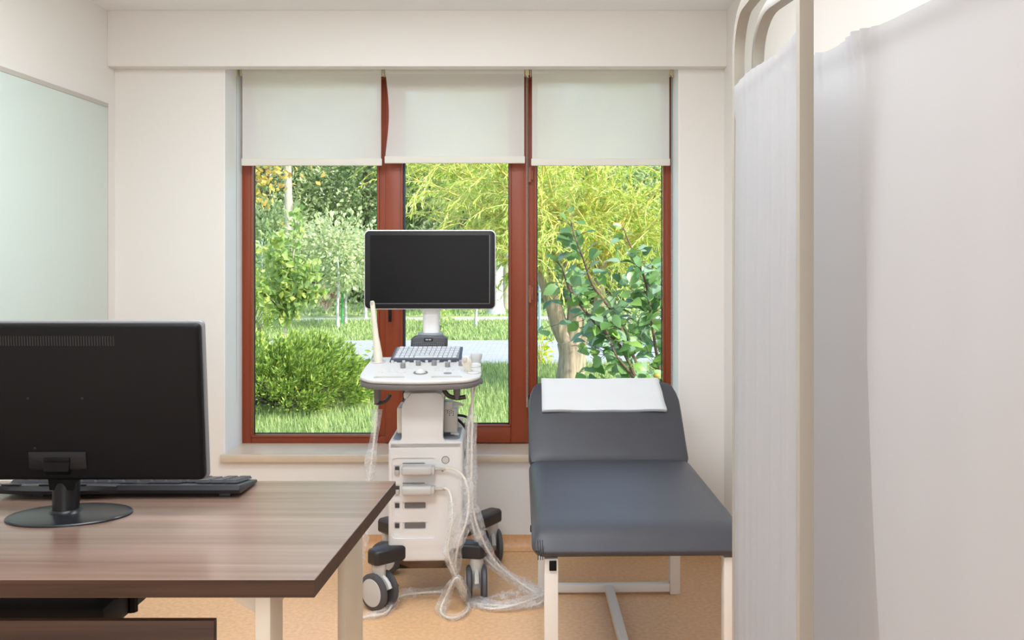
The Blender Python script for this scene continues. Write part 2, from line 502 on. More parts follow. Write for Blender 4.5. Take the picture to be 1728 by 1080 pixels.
# sloping glazing beads round the fixed panes
def beads(mb, a, b, z0, z1, y):
    wd = .010
    mb.span((a, y - .006, z0), (a + wd, y + .02, z1), .003); mb.span((b - wd, y - .006, z0), (b, y + .02, z1), .003)
    mb.span((a, y - .006, z0), (b, y + .02, z0 + wd), .003); mb.span((a, y - .006, z1 - wd), (b, y + .02, z1), .003)
beads(fr, fx(423), fx(640), fz(738), zt - .055, YF)
beads(fr, fx(902), fx(1122), fz(738), zt - .055, YF)
obj('window_frame', fr, 'frame', win)
gk = MB()
def gasket(mb, a, b, z0, z1, y, wd=.005):
    mb.span((a, y, z0), (a + wd, y + .006, z1)); mb.span((b - wd, y, z0), (b, y + .006, z1))
    mb.span((a, y, z0), (b, y + .006, z0 + wd)); mb.span((a, y, z1 - wd), (b, y + .006, z1))
gasket(gk, fx(424) + .008, fx(638) - .005, fz(736) + .008, zt - .062, YF + .022)
gasket(gk, fx(904) + .004, fx(1121) - .008, fz(736) + .008, zt - .062, YF + .022)
obj('gasket', gk, 'gasket', win)
def pane(parent, a, b, z0, z1, y):
    obj('pane', MB().span((a, y, z0), (b, y + .006, z1)), 'glass', parent, smooth=0)
pane(win, fx(424), fx(638), fz(736), zt - .05, YF + .03)
pane(win, fx(904), fx(1121), fz(736), zt - .05, YF + .03)
# opening sash, standing proud of the frame
YS = YF - .016
sx0, sx1, sz0 = fx(651), fx(892), fz(746.5)
sash = MB()
gx0, gx1, gz0 = fx(678), fx(862), fz(718)
sash.span((sx0, YS, sz0), (gx0, YS + .07, zt - .01), .004); sash.span((gx1, YS, sz0), (sx1, YS + .07, zt - .01), .004)
sash.span((gx0, YS, sz0), (gx1, YS + .07, gz0), .004); sash.span((gx0, YS, zt - .1), (gx1, YS + .07, zt - .01), .004)
beads(sash, gx0 - .003, gx1 + .003, gz0 - .003, zt - .098, YS)
so = obj('sash', sash, 'frame', win)
g2 = MB(); gasket(g2, gx0 + .006, gx1 - .006, gz0 + .006, zt - .106, YS + .022, .007)
g2.span((gx0 + .006, YS + .012, gz0 + .006), (gx0 + .018, YS + .03, zt - .106))
obj('gasket', g2, 'gasket', so)
pane(so, gx0, gx1, gz0, zt - .1, YS + .03)
hd = MB(); hd.span((fx(655.5), YS - .012, fz(500)), (fx(667), YS, fz(470)), .003)
hd.span((fx(658.5), YS - .05, fz(542)), (fx(664), YS - .036, fz(485)), .004); hd.cyl((fx(661.5), YS, fz(485)), (fx(661.5), YS - .044, fz(485)), .007)
obj('handle', hd, 'blackgl', so, label='dark window handle')
for y0, y1 in ((283, 308), (481, 510), (680, 707)):
    h = MB()
    hx = fx(894.2)
    h.cyl((hx, YS - .004, fz(y1)), (hx, YS - .004, fz(y0)), .0075, n=12)
    h.span((hx, YS + .004, fz(y1 - 4)), (hx + .016, YS + .012, fz(y0 + 4)), .002)
    h.cyl((hx, YS - .004, fz(y1)), (hx, YS - .004, fz(y1 - 3)), .0085, n=12); h.cyl((hx, YS - .004, fz(y0 + 3)), (hx, YS - .004, fz(y0)), .0085, n=12)
    obj('hinge', h, 'hinge', so)

# ------------------------------------------------------------------ glass board on the side wall
bd = thing('glass_board', 'frosted pale green glass board hung on the side wall above the desk', 'board', (XL + .008, 3.2, .85))
def gb(x0, y0, z0, x1, y1, z1): return MB().span((x0, y0, z0), (x1, y1, z1), .0015)
obj('panel', gb(XL + .004, 2.0, .85, XL + .016, 4.408, 2.085), 'board', bd)
e = MB(); e.span((XL, 2.0, 2.085), (XL + .018, 4.412, 2.105), .002); e.span((XL, 4.408, .85), (XL + .016, 4.413, 2.09), .001)
obj('rim', e, 'boardedge', bd)

# ------------------------------------------------------------------ roller blinds
YBL = 4.70
def bx(px): return (px - VX) * YBL / F
def bz(py): return EYE - (py - VY) * YBL / F
def beads_chain(pts, parent, m, rr=.0030, step=.0068):
    line = catmull(pts, 6) if len(pts) > 2 else [Vector(p) for p in pts]
    tpl = bmesh.new(); bmesh.ops.create_icosphere(tpl, subdivisions=1, radius=rr)
    tv = [v.co.copy() for v in tpl.verts]; tf = [[v.index for v in f.verts] for f in tpl.faces]; tpl.free()
    mb = MB(); acc = 0.0; nxt = 0.0
    for a, b in zip(line[:-1], line[1:]):
        L = (b - a).length
        while nxt <= acc + L:
            c = a.lerp(b, (nxt - acc) / max(L, 1e-9)); mb.add([c + v for v in tv], tf); nxt += step
        acc += L
    mb.tube(line, .0007, 4)
    obj('bead_chain', mb, m, parent)
def blind(x0, x1, zbot, label, chain, bow):
    t = thing('roller_blind', label, 'blind', ((x0 + x1) / 2, YBL, 2.31), group='roller blinds across the window')
    tb = MB(); tb.cyl((x0 + .002, YBL + .012, 2.312), (x1 - .002, YBL + .012, 2.312), .0265, n=28)
    obj('roller', tb, 'blindbar', t)
    c = MB(); nx, nz = 24, 20; vs = []; fs = []
    zt_ = 2.312
    for j in range(nz + 1):
        v = j / nz; z = zt_ + (zbot + .034 - zt_) * v
        for i in range(nx + 1):
            u = i / nx
            inset = bow * math.sin(PI * min(v, 1)) ** 1.2
            a = x0 + .004 + max(inset, 0); b = x1 - .004
            y = YBL - .009 + .004 * math.sin(PI * v) * (1 - abs(2 * u - 1)) + bow * .4 * math.sin(PI * v) * (1 - u) ** 4
            vs.append((a + (b - a) * u, y, z))
    for j in range(nz):
        for i in range(nx):
            k = j * (nx + 1) + i; fs.append((k, k + 1, k + nx + 2, k + nx + 1))
    c.add(vs, fs); obj('cloth', c, 'blind', t)
    hb = MB(); hb.span((x0, YBL - .014, zbot), (x1, YBL - .003, zbot + .036), .004, 3)
    obj('bottom_bar', hb, 'blindbar', t)
    for xs, o_ in ((x0, -1), (x1, 1)):
        k = MB(); k.span((xs + o_ * .001, YBL - .012, 2.285), (xs + o_ * .006, YBL + .03, OZ1), .002)
        if chain and ((chain[0] < (x0 + x1) / 2) == (o_ < 0)):
            k.span((chain[0] - .009, YBL - .024, 2.287), (chain[0] + .011, YBL - .004, OZ1 - .03), .004)
            if o_ < 0: k.span((chain[0] - .020, YBL - .030, 2.283), (chain[0] + .012, YBL - .006, OZ1 - .02), .006)
            k.tube([(chain[0] - .004, YBL - .02, 2.292), (chain[0] + .006, YBL - .024, 2.275)], .004, 8)
        obj('bracket', k, 'ivory', t)
    if chain:
        cx, zend, m, gap, dy = chain
        beads_chain([(cx - gap, YBL - .016 + dy, 2.29), (cx - gap, YBL - .016 + dy, (2.29 + zend) / 2), (cx - gap * .9, YBL - .016 + dy, zend + .015), (cx, YBL - .016 + dy, zend),
                     (cx + gap * .9, YBL - .012 - dy, zend + .015), (cx + gap, YBL - .012 - dy, (2.29 + zend) / 2), (cx + gap, YBL - .012 - dy, 2.29)], t, m)
    return t
blind(bx(408.5), bx(645), bz(280), 'white roller blind over the fixed pane above the juniper, at the desk side', (bx(398), bz(667), 'beadw', .006, 0), 0)
blind(bx(649.5), bx(886), bz(276), 'white roller blind over the opening sash, the middle one of three', (bx(889.5), bz(670), 'bead', .003, -.004), .016)
blind(bx(896.5), bx(1130.5), bz(280), 'white roller blind on the curtain side, over the pane with the leafy quince', (bx(1133), bz(660), 'bead', .003, -.004), 0)

# ================================================================== DESK
dz = .75
DX0, DX1, DY0, DY1 = -1.97, -.438, 1.898, 2.726
desk = thing('desk', 'walnut laminate office desk with cream metal legs', 'desk', (-1.2, 2.3, 0))
tp = MB()
ol = [(DX0, DY0), (-.4555, DY0), (-.4213, DY1), (DX0, DY1)]
tp.prism(ol, dz - .0368, dz, 'z', .0012, 1)
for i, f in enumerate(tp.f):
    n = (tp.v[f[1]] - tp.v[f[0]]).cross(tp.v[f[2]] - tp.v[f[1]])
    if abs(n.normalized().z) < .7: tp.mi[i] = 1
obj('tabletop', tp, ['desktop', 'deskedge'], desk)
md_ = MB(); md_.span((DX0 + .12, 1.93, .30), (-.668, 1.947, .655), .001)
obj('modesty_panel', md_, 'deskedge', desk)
def leg(x0, x1, y0, y1):
    return MB().span((x0, y0, 0), (x1, y1, dz - .0368), .003)
obj('leg', leg(-.5775, -.546, 1.905, 1.998), 'deskmetal', desk)
obj('leg', leg(-.535, -.513, 2.478, 2.715), 'deskmetal', desk)
obj('leg', leg(DX0 + .06, DX0 + .09, 1.905, 1.998), 'deskmetal', desk)
obj('leg', leg(DX0 + .06, DX0 + .082, 2.478, 2.715), 'deskmetal', desk)
b = MB()
prof = [(-.5775, .713), (-.632, .713), (-.630, .703), (-.622, .693), (-.60, .680), (-.5775, .667)]
b.prism(prof, 1.93, 1.96, 'y', .001, 1)
obj('bracket', b, 'deskmetal', desk)
rl = MB(); rl.span((-.5775, 1.99, .67), (-.548, 2.5, .712), .002); rl.span((DX0 + .06, 1.99, .67), (DX0 + .09, 2.5, .712), .002)
rl.span((DX0 + .08, 2.60, .655), (-.53, 2.63, .712), .002)
obj('frame_rail', rl, 'deskmetal', desk)

# ------------------------------------------------------------------ desk monitor seen from behind
mx, my = -1.184, 2.36
mon = thing('computer_monitor', 'black desktop monitor seen from behind on the walnut desk', 'monitor', (mx, my, dz))
bs = MB(); bs.lathe([(0.0001, .012), (.30, .0115), (.62, .0105), (.9, .008), (.985, .006), (1.0, .004), (1.0, .0)], (mx + .008, my, dz), 48, sx=.147, sy=.105, rot=Euler((0, 0, math.radians(9))))
# the profile radii are fractions of the oval
obj('base', bs, 'standbase', mon)
nk = MB()
nk.cyl((mx - .002, my, dz + .008), (mx - .002, my + .004, dz + .085), .031, .0315, n=28)
nk.lathe([(.045, 0), (.036, .004), (.032, .010)], (mx - .002, my, dz + .009), 28)
obj('neck', nk, 'blackgl', mon)
tl = Euler((math.radians(5.5), 0, 0))
MW, MH = .708, .388
mc = Vector((mx, 2.335, dz + .292))
def mloc(x, y, z): return mc + tl.to_matrix() @ Vector((x, y, z))
mm = Matrix.Translation(mc) @ tl.to_matrix().to_4x4()
sh = MB(); sh.M = mm
sh.prism(rrect(MW, MH, .012, 4), -.030, .0, 'y', .010, 3)
shell = obj('back_shell', sh, 'blackpl', mon)
vc = MB(); vc.M = mm @ Matrix.Translation(Vector(mon.location) * 0)
vm = MB(); vm.M = mm
nv = 70
for i in range(nv):
    x = -.345 + i * (.155 + .345) / (nv - 1) * 1.0
    x = -.30 + i * .0065
    vm.box((x, -.0302, MH / 2 - .0405), (.0032, .0012, .024))
obj('vent_slots', vm, 'dark', mon)
bz_ = MB(); bz_.M = mm; bz_.prism(rrect(MW + .006, MH + .008, .012, 4), -.002, .014, 'y', .004, 2)
obj('front_bezel', bz_, 'bezel', mon)
ds = MB(); ds.M = mm; ds.prism(rrect(MW - .03, MH - .03, .004, 2), .0139, .0146, 'y')
obj('screen', ds, 'screen', mon)
sc_ = MB(); sc_.M = mm
for x, z in ((-.066, .012), (.066, .012), (-.055, -.112)):
    sc_ = MB(); sc_.M = mm; sc_.cyl((x, -.0312, z), (x, -.029, z), .003, n=10); obj('screw', sc_, 'dark', mon)
cv = MB(); cv.M = mm; cv.prism(rrect(.142, .046, .006, 4, 0, -.143), -.034, -.028, 'y', .003, 2)
obj('mount_cover', cv, 'blackgl', mon)
hg = MB()
a = mloc(-.002, -.034, -.146); bq = Vector((mx - .002, my, dz + .083))
hg.M = Matrix()
hg.box(mloc(0, -.034, -.140), (.064, .009, .012), .002, rot=tl)
# tapering arm from the cover down on to the neck
def quadring(c, w, d): return [c + Vector((-w, -d, 0)), c + Vector((w, -d, 0)), c + Vector((w, d, 0)), c + Vector((-w, d, 0))]
rings = [quadring(mloc(0, -.032, -.140), .031, .005), quadring(mloc(-.001, -.033, -.168), .030, .008), quadring(Vector((mx - .002, my - .010, dz + .105)), .0295, .02), quadring(Vector((mx - .002, my - .002, dz + .07)), .028, .022)]
vs = [p for q in rings for p in q]; fs = []
for i in range(3):
    for k in range(4): fs.append((i * 4 + k, i * 4 + (k + 1) % 4, (i + 1) * 4 + (k + 1) % 4, (i + 1) * 4 + k))
fs += [(3, 2, 1, 0), (12, 13, 14, 15)]
hg.add(vs, fs)
obj('tilt_arm', hg, 'blackpl', mon)

# ------------------------------------------------------------------ desk keyboard
kx0, kx1, ky0, ky1 = -1.455, -.808, 2.53, 2.69
kb = thing('computer_keyboard', 'black wired keyboard lying behind the monitor stand', 'keyboard', (-1.13, 2.61, dz))
body = MB()
side = [(ky0 + .010, dz + .010), (ky0, dz + .022), (ky0 + .004, dz + .034), (ky0 + .03, dz + .031), (ky1, dz + .013), (ky1, dz + .004)]
bmp = MB(); bmp.prism(side, kx0, kx1, 'x', .003, 2); body = bmp
kbb = obj('body', body, 'keyb', kb)
hump = MB()
hp = []
for i in range(13):
    u = i / 12; x = kx0 - .01 + (.33) * u
    hgt = .010 * math.sin(PI * u) ** .6
    hp.append((x, hgt))
vs = []; fs = []
for (x, h) in hp:
    vs += [(x, ky0 - .016 * (h / .010) + .006, dz + .012), (x, ky0 - .020 * (h / .010), dz + .024), (x, ky0 - .006, dz + .033 + h * .3), (x, ky0 + .02, dz + .034 + h * .2), (x, ky0 + .045, dz + .029)]
for i in range(12):
    for k in range(4): fs.append((i * 5 + k, (i + 1) * 5 + k, (i + 1) * 5 + k + 1, i * 5 + k + 1))
hump.add(vs, fs); hmp = obj('media_panel', hump, 'keyb', kb)
for xa in (kx0 + .04, kx0 + .14, kx0 + .215):
    q = MB(); q.box((xa, ky0 - .003, dz + .0365), (.05, .011, .004), .0015, rot=Euler((math.radians(-8), 0, 0))); obj('media_key', q, 'blackgl', kb)
sl = math.atan2(.031 - .013, ky1 - ky0 - .03)
rows, per = 6, 26
first = None
for rw in range(rows):
    y = ky0 + .044 + rw * .0215
    zc = dz + .031 - (y - ky0 - .03) * math.tan(sl) + .003
    n = 17 if rw > 0 else 16
    wkey = (kx1 - kx0 - .03) / n
    for i in range(n):
        if (rw * 3 + i) % 17 == 12: continue
        x = kx0 + .015 + wkey * (i + .5)
        if first is None:
            k = MB(); o4 = []
            w2, d2, h2 = wkey * .46, .0098, .0075
            vs = [(-w2, -d2, 0), (w2, -d2, 0), (w2, d2, 0), (-w2, d2, 0), (-w2 * .74, -d2 * .62, h2), (w2 * .74, -d2 * .62, h2), (w2 * .74, d2 * .8, h2), (-w2 * .74, d2 * .8, h2)]
            k.add(vs, [(3, 2, 1, 0), (4, 5, 6, 7), (0, 1, 5, 4), (1, 2, 6, 5), (2, 3, 7, 6), (3, 0, 4, 7)])
            first = obj('key', k, 'key', kb, smooth=0, local=True); o = first
        else:
            o = first.copy(); COL.objects.link(o); o.parent = kb
        o.location = Vector((x, y, zc)) - kb.location; o.rotation_euler = (-sl, 0, 0)
for xa in (kx1 - .045, kx0 + .10):
    q = MB(); q.box((xa, ky0 + .018, dz + .0068), (.03, .006, .0135), .001); obj('foot', q, 'keyb', kb)

# ------------------------------------------------------------------ office chair tucked under the desk from the far side
oc = thing('office_chair', 'black office chair tucked under the desk, seat showing in the gap', 'chair', (-1.38, 2.78, 0))
obj('seat', MB().rbox((-1.405, 2.74, .425), (.50, .46, .09), .035, 8, .01), 'chair', oc)
obj('backrest', MB().rbox((-1.38, 3.06, .74), (.42, .06, .40), .028, 8), 'chair', oc)
obj('back_stem', MB().tube(catmull([(-1.38, 2.86, .38), (-1.38, 3.05, .40), (-1.38, 3.105, .50), (-1.38, 3.10, .72)]), .018, 8), 'blackpl', oc)
for sx_ in (-1, 1):
    obj('armrest', MB().rbox((-1.375 + sx_ * .225, 2.63, .50), (.07, .25, .03), .013, 6).tube([(-1.375 + sx_ * .225, 2.66, .40), (-1.375 + sx_ * .225, 2.66, .49)], .016, 8), 'blackpl', oc)
obj('gas_column', MB().cyl((-1.38, 2.78, .09), (-1.38, 2.78, .39), .028), 'blackgl', oc)
for k in range(5):
    a = 2 * PI * k / 5 + .3; d = Vector((math.cos(a), math.sin(a), 0)); c0 = Vector((-1.38, 2.78, .10))
    lg_ = obj('leg', MB().tube([c0, c0 + d * .26 + Vector((0, 0, -.03))], lambda t: .022 - .008 * t, 8), 'blackpl', oc)
    cc = c0 + d * .26; q = MB()
    q.cyl((cc.x - .018, cc.y, .028), (cc.x + .018, cc.y, .028), .028, n=16).cyl((cc.x, cc.y, .03), (cc.x, cc.y, .075), .008)
    obj('caster', q, 'blackgl', lg_)

# ================================================================== EXAM COUCH
couch = thing('exam_couch', 'grey leatherette examination couch with raised head end on white metal frame', 'couch', (.30, 2.87, 0), math.radians(1.35))
CW = .662
zs = .56
# couch-local: x across, y to the head end, z up; origin under the foot end
st = MB(); st.rbox((0.0, .505, zs - .040), (CW, 1.05, .080), .036, 22, .014)
for v in st.v:
    k = max(0.0, min(1.0, (.13 - (v.y + .02)) / .13))
    if v.z > zs - .06: v.z -= .036 * k * k * min(1, (v.z - zs + .06) / .05)
seat = obj('seat', st, 'vinylpad', couch, local=True)
L = .425; ang = math.radians(42.8)
bk = MB(); bk.rbox((0, 0, 0), (CW, L + .012, .062), .028, 12, .012)
# taper the head corners
for i, v in enumerate(bk.v):
    t = (v.y + L / 2) / L
    if t > .72:
        k = (t - .72) / .28; v.x *= 1 - .10 * k * k
Rb = Matrix.Translation((0, 1.030, zs - .020)) @ Matrix.Rotation(ang, 4, 'X') @ Matrix.Translation((0, L / 2, -.012))
bk.v = [Rb @ v for v in bk.v]
obj('backrest', bk, 'vinylpad', couch, local=True)
seam = MB()
for sx_ in (-1,):
    for k in range(3):
        xx = sx_ * (CW / 2 - .018 - k * .007)
        seam.tube([(xx, -.020, zs - .075), (xx, -.0215, zs - .05), (xx - .001, -.012, zs - .018)], .0016, 5)
obj('corner_pleats', seam, 'mdark', couch, local=True)
LW = .042
for x in (-.2935 + LW / 2, .2935 - LW / 2):
    for y in (.0, 1.03):
        q = MB(); q.box((x, y + LW / 2, (zs - .078) / 2), (LW, LW, zs - .078), .0035)
        obj('leg', q, 'whitemetal', couch, local=True)
q = MB()
for y in (.40, 1.03): q.box((0, y + LW / 2, zs - .098), (.587 - 2 * LW, .035, .035), .003)
for x in (-.2935 + LW / 2, .2935 - LW / 2): q.box((x, .536, zs - .0885), (.035, 1.03 - LW, .020), .003)
obj('frame_rail', q, 'whitemetal', couch, local=True)
q = MB(); q.box((0, 1.03 + LW / 2, .0255), (.587 - 2 * LW, .032, .032), .003); obj('stretcher', q, 'whitemetal', couch, local=True)
q = MB(); q.box((0, LW / 2, .0255), (.587 - 2 * LW, .032, .032), .003); obj('stretcher', q, 'whitemetal', couch, local=True)
q = MB(); q.box((0, .536, .0255), (.034, 1.03 - .03, .032), .003); obj('stretcher', q, 'whitemetal', couch, local=True)
q = MB(); q.box((-.268, -.004, zs - .098), (.022, .006, .030), .002)
obj('latch', q, 'blackpl', couch, local=True)
q = MB(); q.box((-CW / 2 - .001, .22, zs - .05), (.004, .012, .02), .001); q.box((-CW / 2 + .004, 1.31, zs + .215), (.006, .02, .02), .002)
obj('fastener', q, 'blackpl', couch, local=True)
# backrest support stay
q = MB()
for x in (-.24, .24): q.tube([(x, 1.04, zs - .10), (x, 1.22, zs + .12)], .008, 8)
obj('back_stay', q, 'whitemetal', couch, local=True)

# paper sheet over the head end
pw = MB(); vs = []; fs = []
Mw = Matrix.Translation(couch.location) @ Matrix.Rotation(math.radians(1.35), 4, 'Z')
rowsP = []
tt = [(.560, .026), (.575, .036), (.60, .033), (.64, .030), (.70, .030), (.76, .0315), (.80, .0335), (.86, .0315), (.92, .031), (.97, .030), (1.0, .026), (1.02, .012), (1.028, -.01), (1.03, -.05), (.99, -.062), (.9, -.064)]
for j, (t, h) in enumerate(tt):
    y = 1.030 + math.cos(ang) * L * t - math.sin(ang) * (h - .012 + .012)
    z = zs - .020 + math.sin(ang) * L * t + math.cos(ang) * (h - .0)
    rowsP.append((y, z, t))
nx = 22
for j, (y, z, t) in enumerate(rowsP):
    xl = -.273; xr = .262 - .018 * max(0, min(1, (t - .6) / .4))
    for i in range(nx + 1):
        u = i / nx; x = xl + (xr - xl) * u
        dzv = .0012 * math.sin(u * 17 + t * 9) + .0015 * math.sin(u * 7 - t * 30)
        vs.append(Mw @ Vector((x, y - dzv * .6, z + dzv + .006)))
for j in range(len(rowsP) - 1):
    for i in range(nx):
        k = j * (nx + 1) + i; fs.append((k, k + 1, k + nx + 2, k + nx + 1))
pw.add(vs, fs)
pp = obj('paper_sheet', pw, 'paper')
smd = pp.modifiers.new('thickness', 'SOLIDIFY'); smd.thickness = .0012
tag(pp, 'folded white paper sheet draped over the head end of the grey couch', 'paper sheet')

# ================================================================== ULTRASOUND MACHINE
cart = thing('ultrasound_machine', 'white ultrasound machine on four casters with a black screen', 'ultrasound machine', (-.474, 3.93, 0), math.radians(2.5))
CS = 421.0
def cx_(px): return (px - 717) / CS
def cz_(py): return EYE - (py - VY) / CS
YFACE = -.135
# lower body
lb = MB(); zt_b, zb_b = cz_(744), cz_(947)
ol = [(cx_(677), zb_b), (cx_(757), zb_b)]
def arc(cx, cz, r, a0, a1, n=5): return [(cx + r * math.cos(math.radians(a0 + (a1 - a0) * i / n)), cz + r * math.sin(math.radians(a0 + (a1 - a0) * i / n))) for i in range(n + 1)]
ol = []
ol += arc(cx_(677) + .012, zb_b + .012, .012, 180, 270)
ol += arc(cx_(757) - .012, zb_b + .012, .012, 270, 360)
ol += arc(cx_(757) + .022, cz_(924) - .03, .022, 180, 90)      # cut-out for the base arm
ol += [(cx_(780), cz_(922))]
ol += arc(cx_(780) - .012, zt_b - .012, .012, 0, 90)
ol += arc(cx_(655) + .012, zt_b - .012, .012, 90, 180)
ol += [(cx_(655), cz_(922))]
ol += arc(cx_(677) - .022, cz_(924) - .03, .022, 90, 0)
lb.prism(ol, YFACE, YFACE + .34, 'y', .010, 3)
lbo = obj('cabinet', lb, 'mwhite', cart, local=True)
c1 = MB(); c1.prism(rrect(cx_(734) - cx_(661), cz_(772) - cz_(908), .014, 5, (cx_(734) + cx_(661)) / 2, (cz_(772) + cz_(908)) / 2), YFACE - .05, YFACE + .006, 'y')
cut(lbo, c1)
for yy in (791, 824, 853, 887):
    c2 = MB(); h_ = .030
    c2.prism(rrect(.100, h_, .004, 3, cx_(699.5), cz_(yy)), YFACE - .05, YFACE + .011, 'y'); cut(lbo, c2)
    c2 = MB(); c2.prism(rrect(.025, .050, .004, 3, cx_(669.5), cz_(yy + 4)), YFACE - .05, YFACE + .011, 'y'); cut(lbo, c2)
for n_, yy in enumerate((791, 824, 853, 887)):
    q = MB(); q.prism(rrect(.084, .022, .003, 3, cx_(699.5), cz_(yy)), YFACE + .008, YFACE + .013, 'y')
    obj('port', q, 'mgrey', cart, local=True)
    q = MB(); q.box((cx_(669.5), YFACE + .011, cz_(yy)), (.0175, .006, .019), .001)
    lt = obj('port_latch', q, 'mdark', cart, local=True)
    if n_ < 2:
        q = MB(); q.box((cx_(669.5), YFACE + .006, cz_(yy + 6)), (.0175, .012, .020), .003); obj('lever', q, 'modgrey', lt, local=True)
# grey shoulder tray and neck
tr = MB(); tr.prism(rrect(.27, .30, .03, 5, (cx_(655) + cx_(780)) / 2, YFACE + .175), zt_b - .01, zt_b + .004, 'z', .003, 2)
obj('shoulder_tray', tr, 'mslate', cart, local=True)
rim = MB()   # white rear wall of the tray
ro = []
rim.prism(rrect(.285, .05, .02, 4, (cx_(655) + cx_(780)) / 2, YFACE + .30), zt_b - .02, zt_b + .045, 'z', .008, 2)
obj('rear_wall', rim, 'mwhite', cart, local=True)
ne = MB()
nol = [(cx_(655) + .006, zt_b - .002)] + [(cx_(668), cz_(746))] + arc(cx_(668), cz_(746) + .022, .022, 270, 360, 5) + [(cx_(677), cz_(690))] + [(cx_(679), cz_(682)), (cx_(685), cz_(672)), (cx_(693), cz_(663))] + \
      [(cx_(736), cz_(662)), (cx_(744), cz_(665)), (cx_(747.5), cz_(674)), (cx_(747.5), cz_(690))] + arc(cx_(756), cz_(746) + .022, .022, 180, 270, 5) + [(cx_(780) - .006, zt_b - .002), (cx_(779), zt_b - .03), (cx_(656), zt_b - .03)]
ne.prism(nol, YFACE, YFACE + .03, 'y', .005, 2)
obj('front_cover', ne, 'mwhite', cart, local=True)
nk2 = MB(); nk2.span((cx_(678.5), YFACE + .02, zt_b - .01), (cx_(746), YFACE + .24, cz_(672)), .02, 3)
obj('inner_column', nk2, 'mdark', cart, local=True)
tpc = MB(); tpc.span((cx_(680), YFACE + .01, cz_(674)), (cx_(748), YFACE + .22, cz_(662)), .008, 2)
obj('top_cover', tpc, 'mwhite', cart, local=True)
q = MB(); q.span((cx_(667), YFACE + .05, cz_(735)), (cx_(679), YFACE + .20, cz_(690)), .008, 3); obj('side_module', q, 'cream', cart, local=True)
q = MB(); q.span((cx_(746), YFACE + .07, cz_(735)), (cx_(769), YFACE + .20, cz_(694)), .004, 2); mo = obj('side_module', q, 'modgrey', cart, local=True)
q = MB()
for i in range(4):
    for k in range(2 + i % 2): q.cyl((cx_(753 + i * 3.2), YFACE + .0715, cz_(698 + k * 3.2 + (i % 2) * 1.2)), (cx_(753 + i * 3.2), YFACE + .0692, cz_(698 + k * 3.2 + (i % 2) * 1.2)), .0022, n=8)
obj('speaker_hole', q, 'dark', mo, local=True)
q = MB(); q.span((cx_(746), YFACE + .06, cz_(696)), (cx_(762), YFACE + .12, cz_(681)), .006, 2); obj('side_plug', q, 'modgrey', cart, local=True)
q = MB(); q.tube(catmull([(cx_(761), YFACE + .09, cz_(686)), (cx_(770), YFACE + .09, cz_(687)), (cx_(780), YFACE + .09, cz_(690))]), lambda t: .009 - .005 * t, 10); obj('strain_relief', q, 'modgrey', cart, local=True)
q = MB(); q.box((cx_(764), YFACE + .09, cz_(737)), (.03, .02, .014), .003).box((cx_(768), YFACE + .085, cz_(739)), (.02, .012, .01), .002); obj('clip', q, 'mtop', cart, local=True)
for pts in ([(768, 709, .12), (780, 710, .11), (787, 713, .10), (792, 722, .10)], [(768, 718, .15), (778, 726, .13), (786, 738, .12), (788, 752, .13), (783, 775, .16), (776, 800, .2)]):
    q = MB(); q.tube(catmull([(cx_(a), YFACE + d, cz_(b_)) for a, b_, d in pts]), .0055, 8); obj('cable', q, 'blackcable', cart, local=True)
# power button
q = MB(); q.lathe([(.0135, 0), (.0135, .003), (.0001, .004)], (cx_(751), YFACE + .001, cz_(776)), 24, rot=Euler((PI / 2, 0, 0))); obj('button', q, 'mtop', cart, local=True)
q = MB()
pts = [(cx_(751) + .0145 * math.cos(a), YFACE - .0004, cz_(776) + .0145 * math.sin(a)) for a in np.linspace(0, 2 * PI, 29)]
q.tube(pts, .0011, 6, caps=False); obj('button_ring', q, 'mdark', cart, local=True)
q = MB(); q.span((cx_(679), YFACE + .003, cz_(781.6)), (cx_(716), YFACE + .0072, cz_(780.8))); q.span((cx_(679), YFACE + .003, cz_(815.4)), (cx_(716), YFACE + .0072, cz_(814.6))); obj('slot_line', q, 'mdark', cart, local=True)
q = MB(); q.cyl((cx_(746), YFACE + .004, cz_(794)), (cx_(746), YFACE - .002, cz_(794)), .004, n=12); obj('screw', q, 'mgrey', cart, local=True)
# chassis underneath
q = MB(); q.span((cx_(672), YFACE + .02, zb_b - .034), (cx_(757), YFACE + .30, zb_b + .002), .003); obj('chassis', q, 'plate', cart, local=True)

# column to the console
q = MB(); q.prism(rrect(.100, .09, .02, 5, cx_(713), YFACE + .13), cz_(676), cz_(640), 'z'); obj('lift_column', q, 'steel', cart, local=True)

# console
TC = Matrix.Translation((-.012, -.125, .928)) @ Matrix.Rotation(math.radians(8), 4, 'X')
con = []
for i in range(9):     # front edge bowed towards the user
    u = -1 + 2 * i / 8; con.append((u * .185, -.185 + .022 * u * u))
outl = con[:]
outl = [(x, y) for x, y in con] + [(.222, -.130), (.236, -.09), (.236, .0), (.230, .10), (.215, .175), (.19, .195), (-.19, .195), (-.215, .175), (-.230, .10), (-.236, .0), (-.236, -.09), (-.222, -.130)]
def smooth_outline(o, k=4):
    pts = [Vector((x, y, 0)) for x, y in o]; n = len(pts); out = []
    for i in range(n):
        p0, p1, p2, p3 = pts[i - 1], pts[i], pts[(i + 1) % n], pts[(i + 2) % n]
        for j in range(k):
            t = j / k
            out.append(0.5 * ((2 * p1) + (p2 - p0) * t + (2 * p0 - 5 * p1 + 4 * p2 - p3) * t * t + (3 * p1 - p0 - 3 * p2 + p3) * t ** 3))
    return [(p.x, p.y) for p in out]
outl = smooth_outline(outl)
q = MB(); q.M = TC; q.prism([(x * .995, y * .995) for x, y in outl], -.024, .0, 'z', .006, 2); obj('console_rim', q, 'mgrey', cart, local=True)
q = MB(); q.M = TC; q.prism(outl, 0.0, .016, 'z', .007, 3); con_o = obj('console', q, 'mtop', cart, local=True)
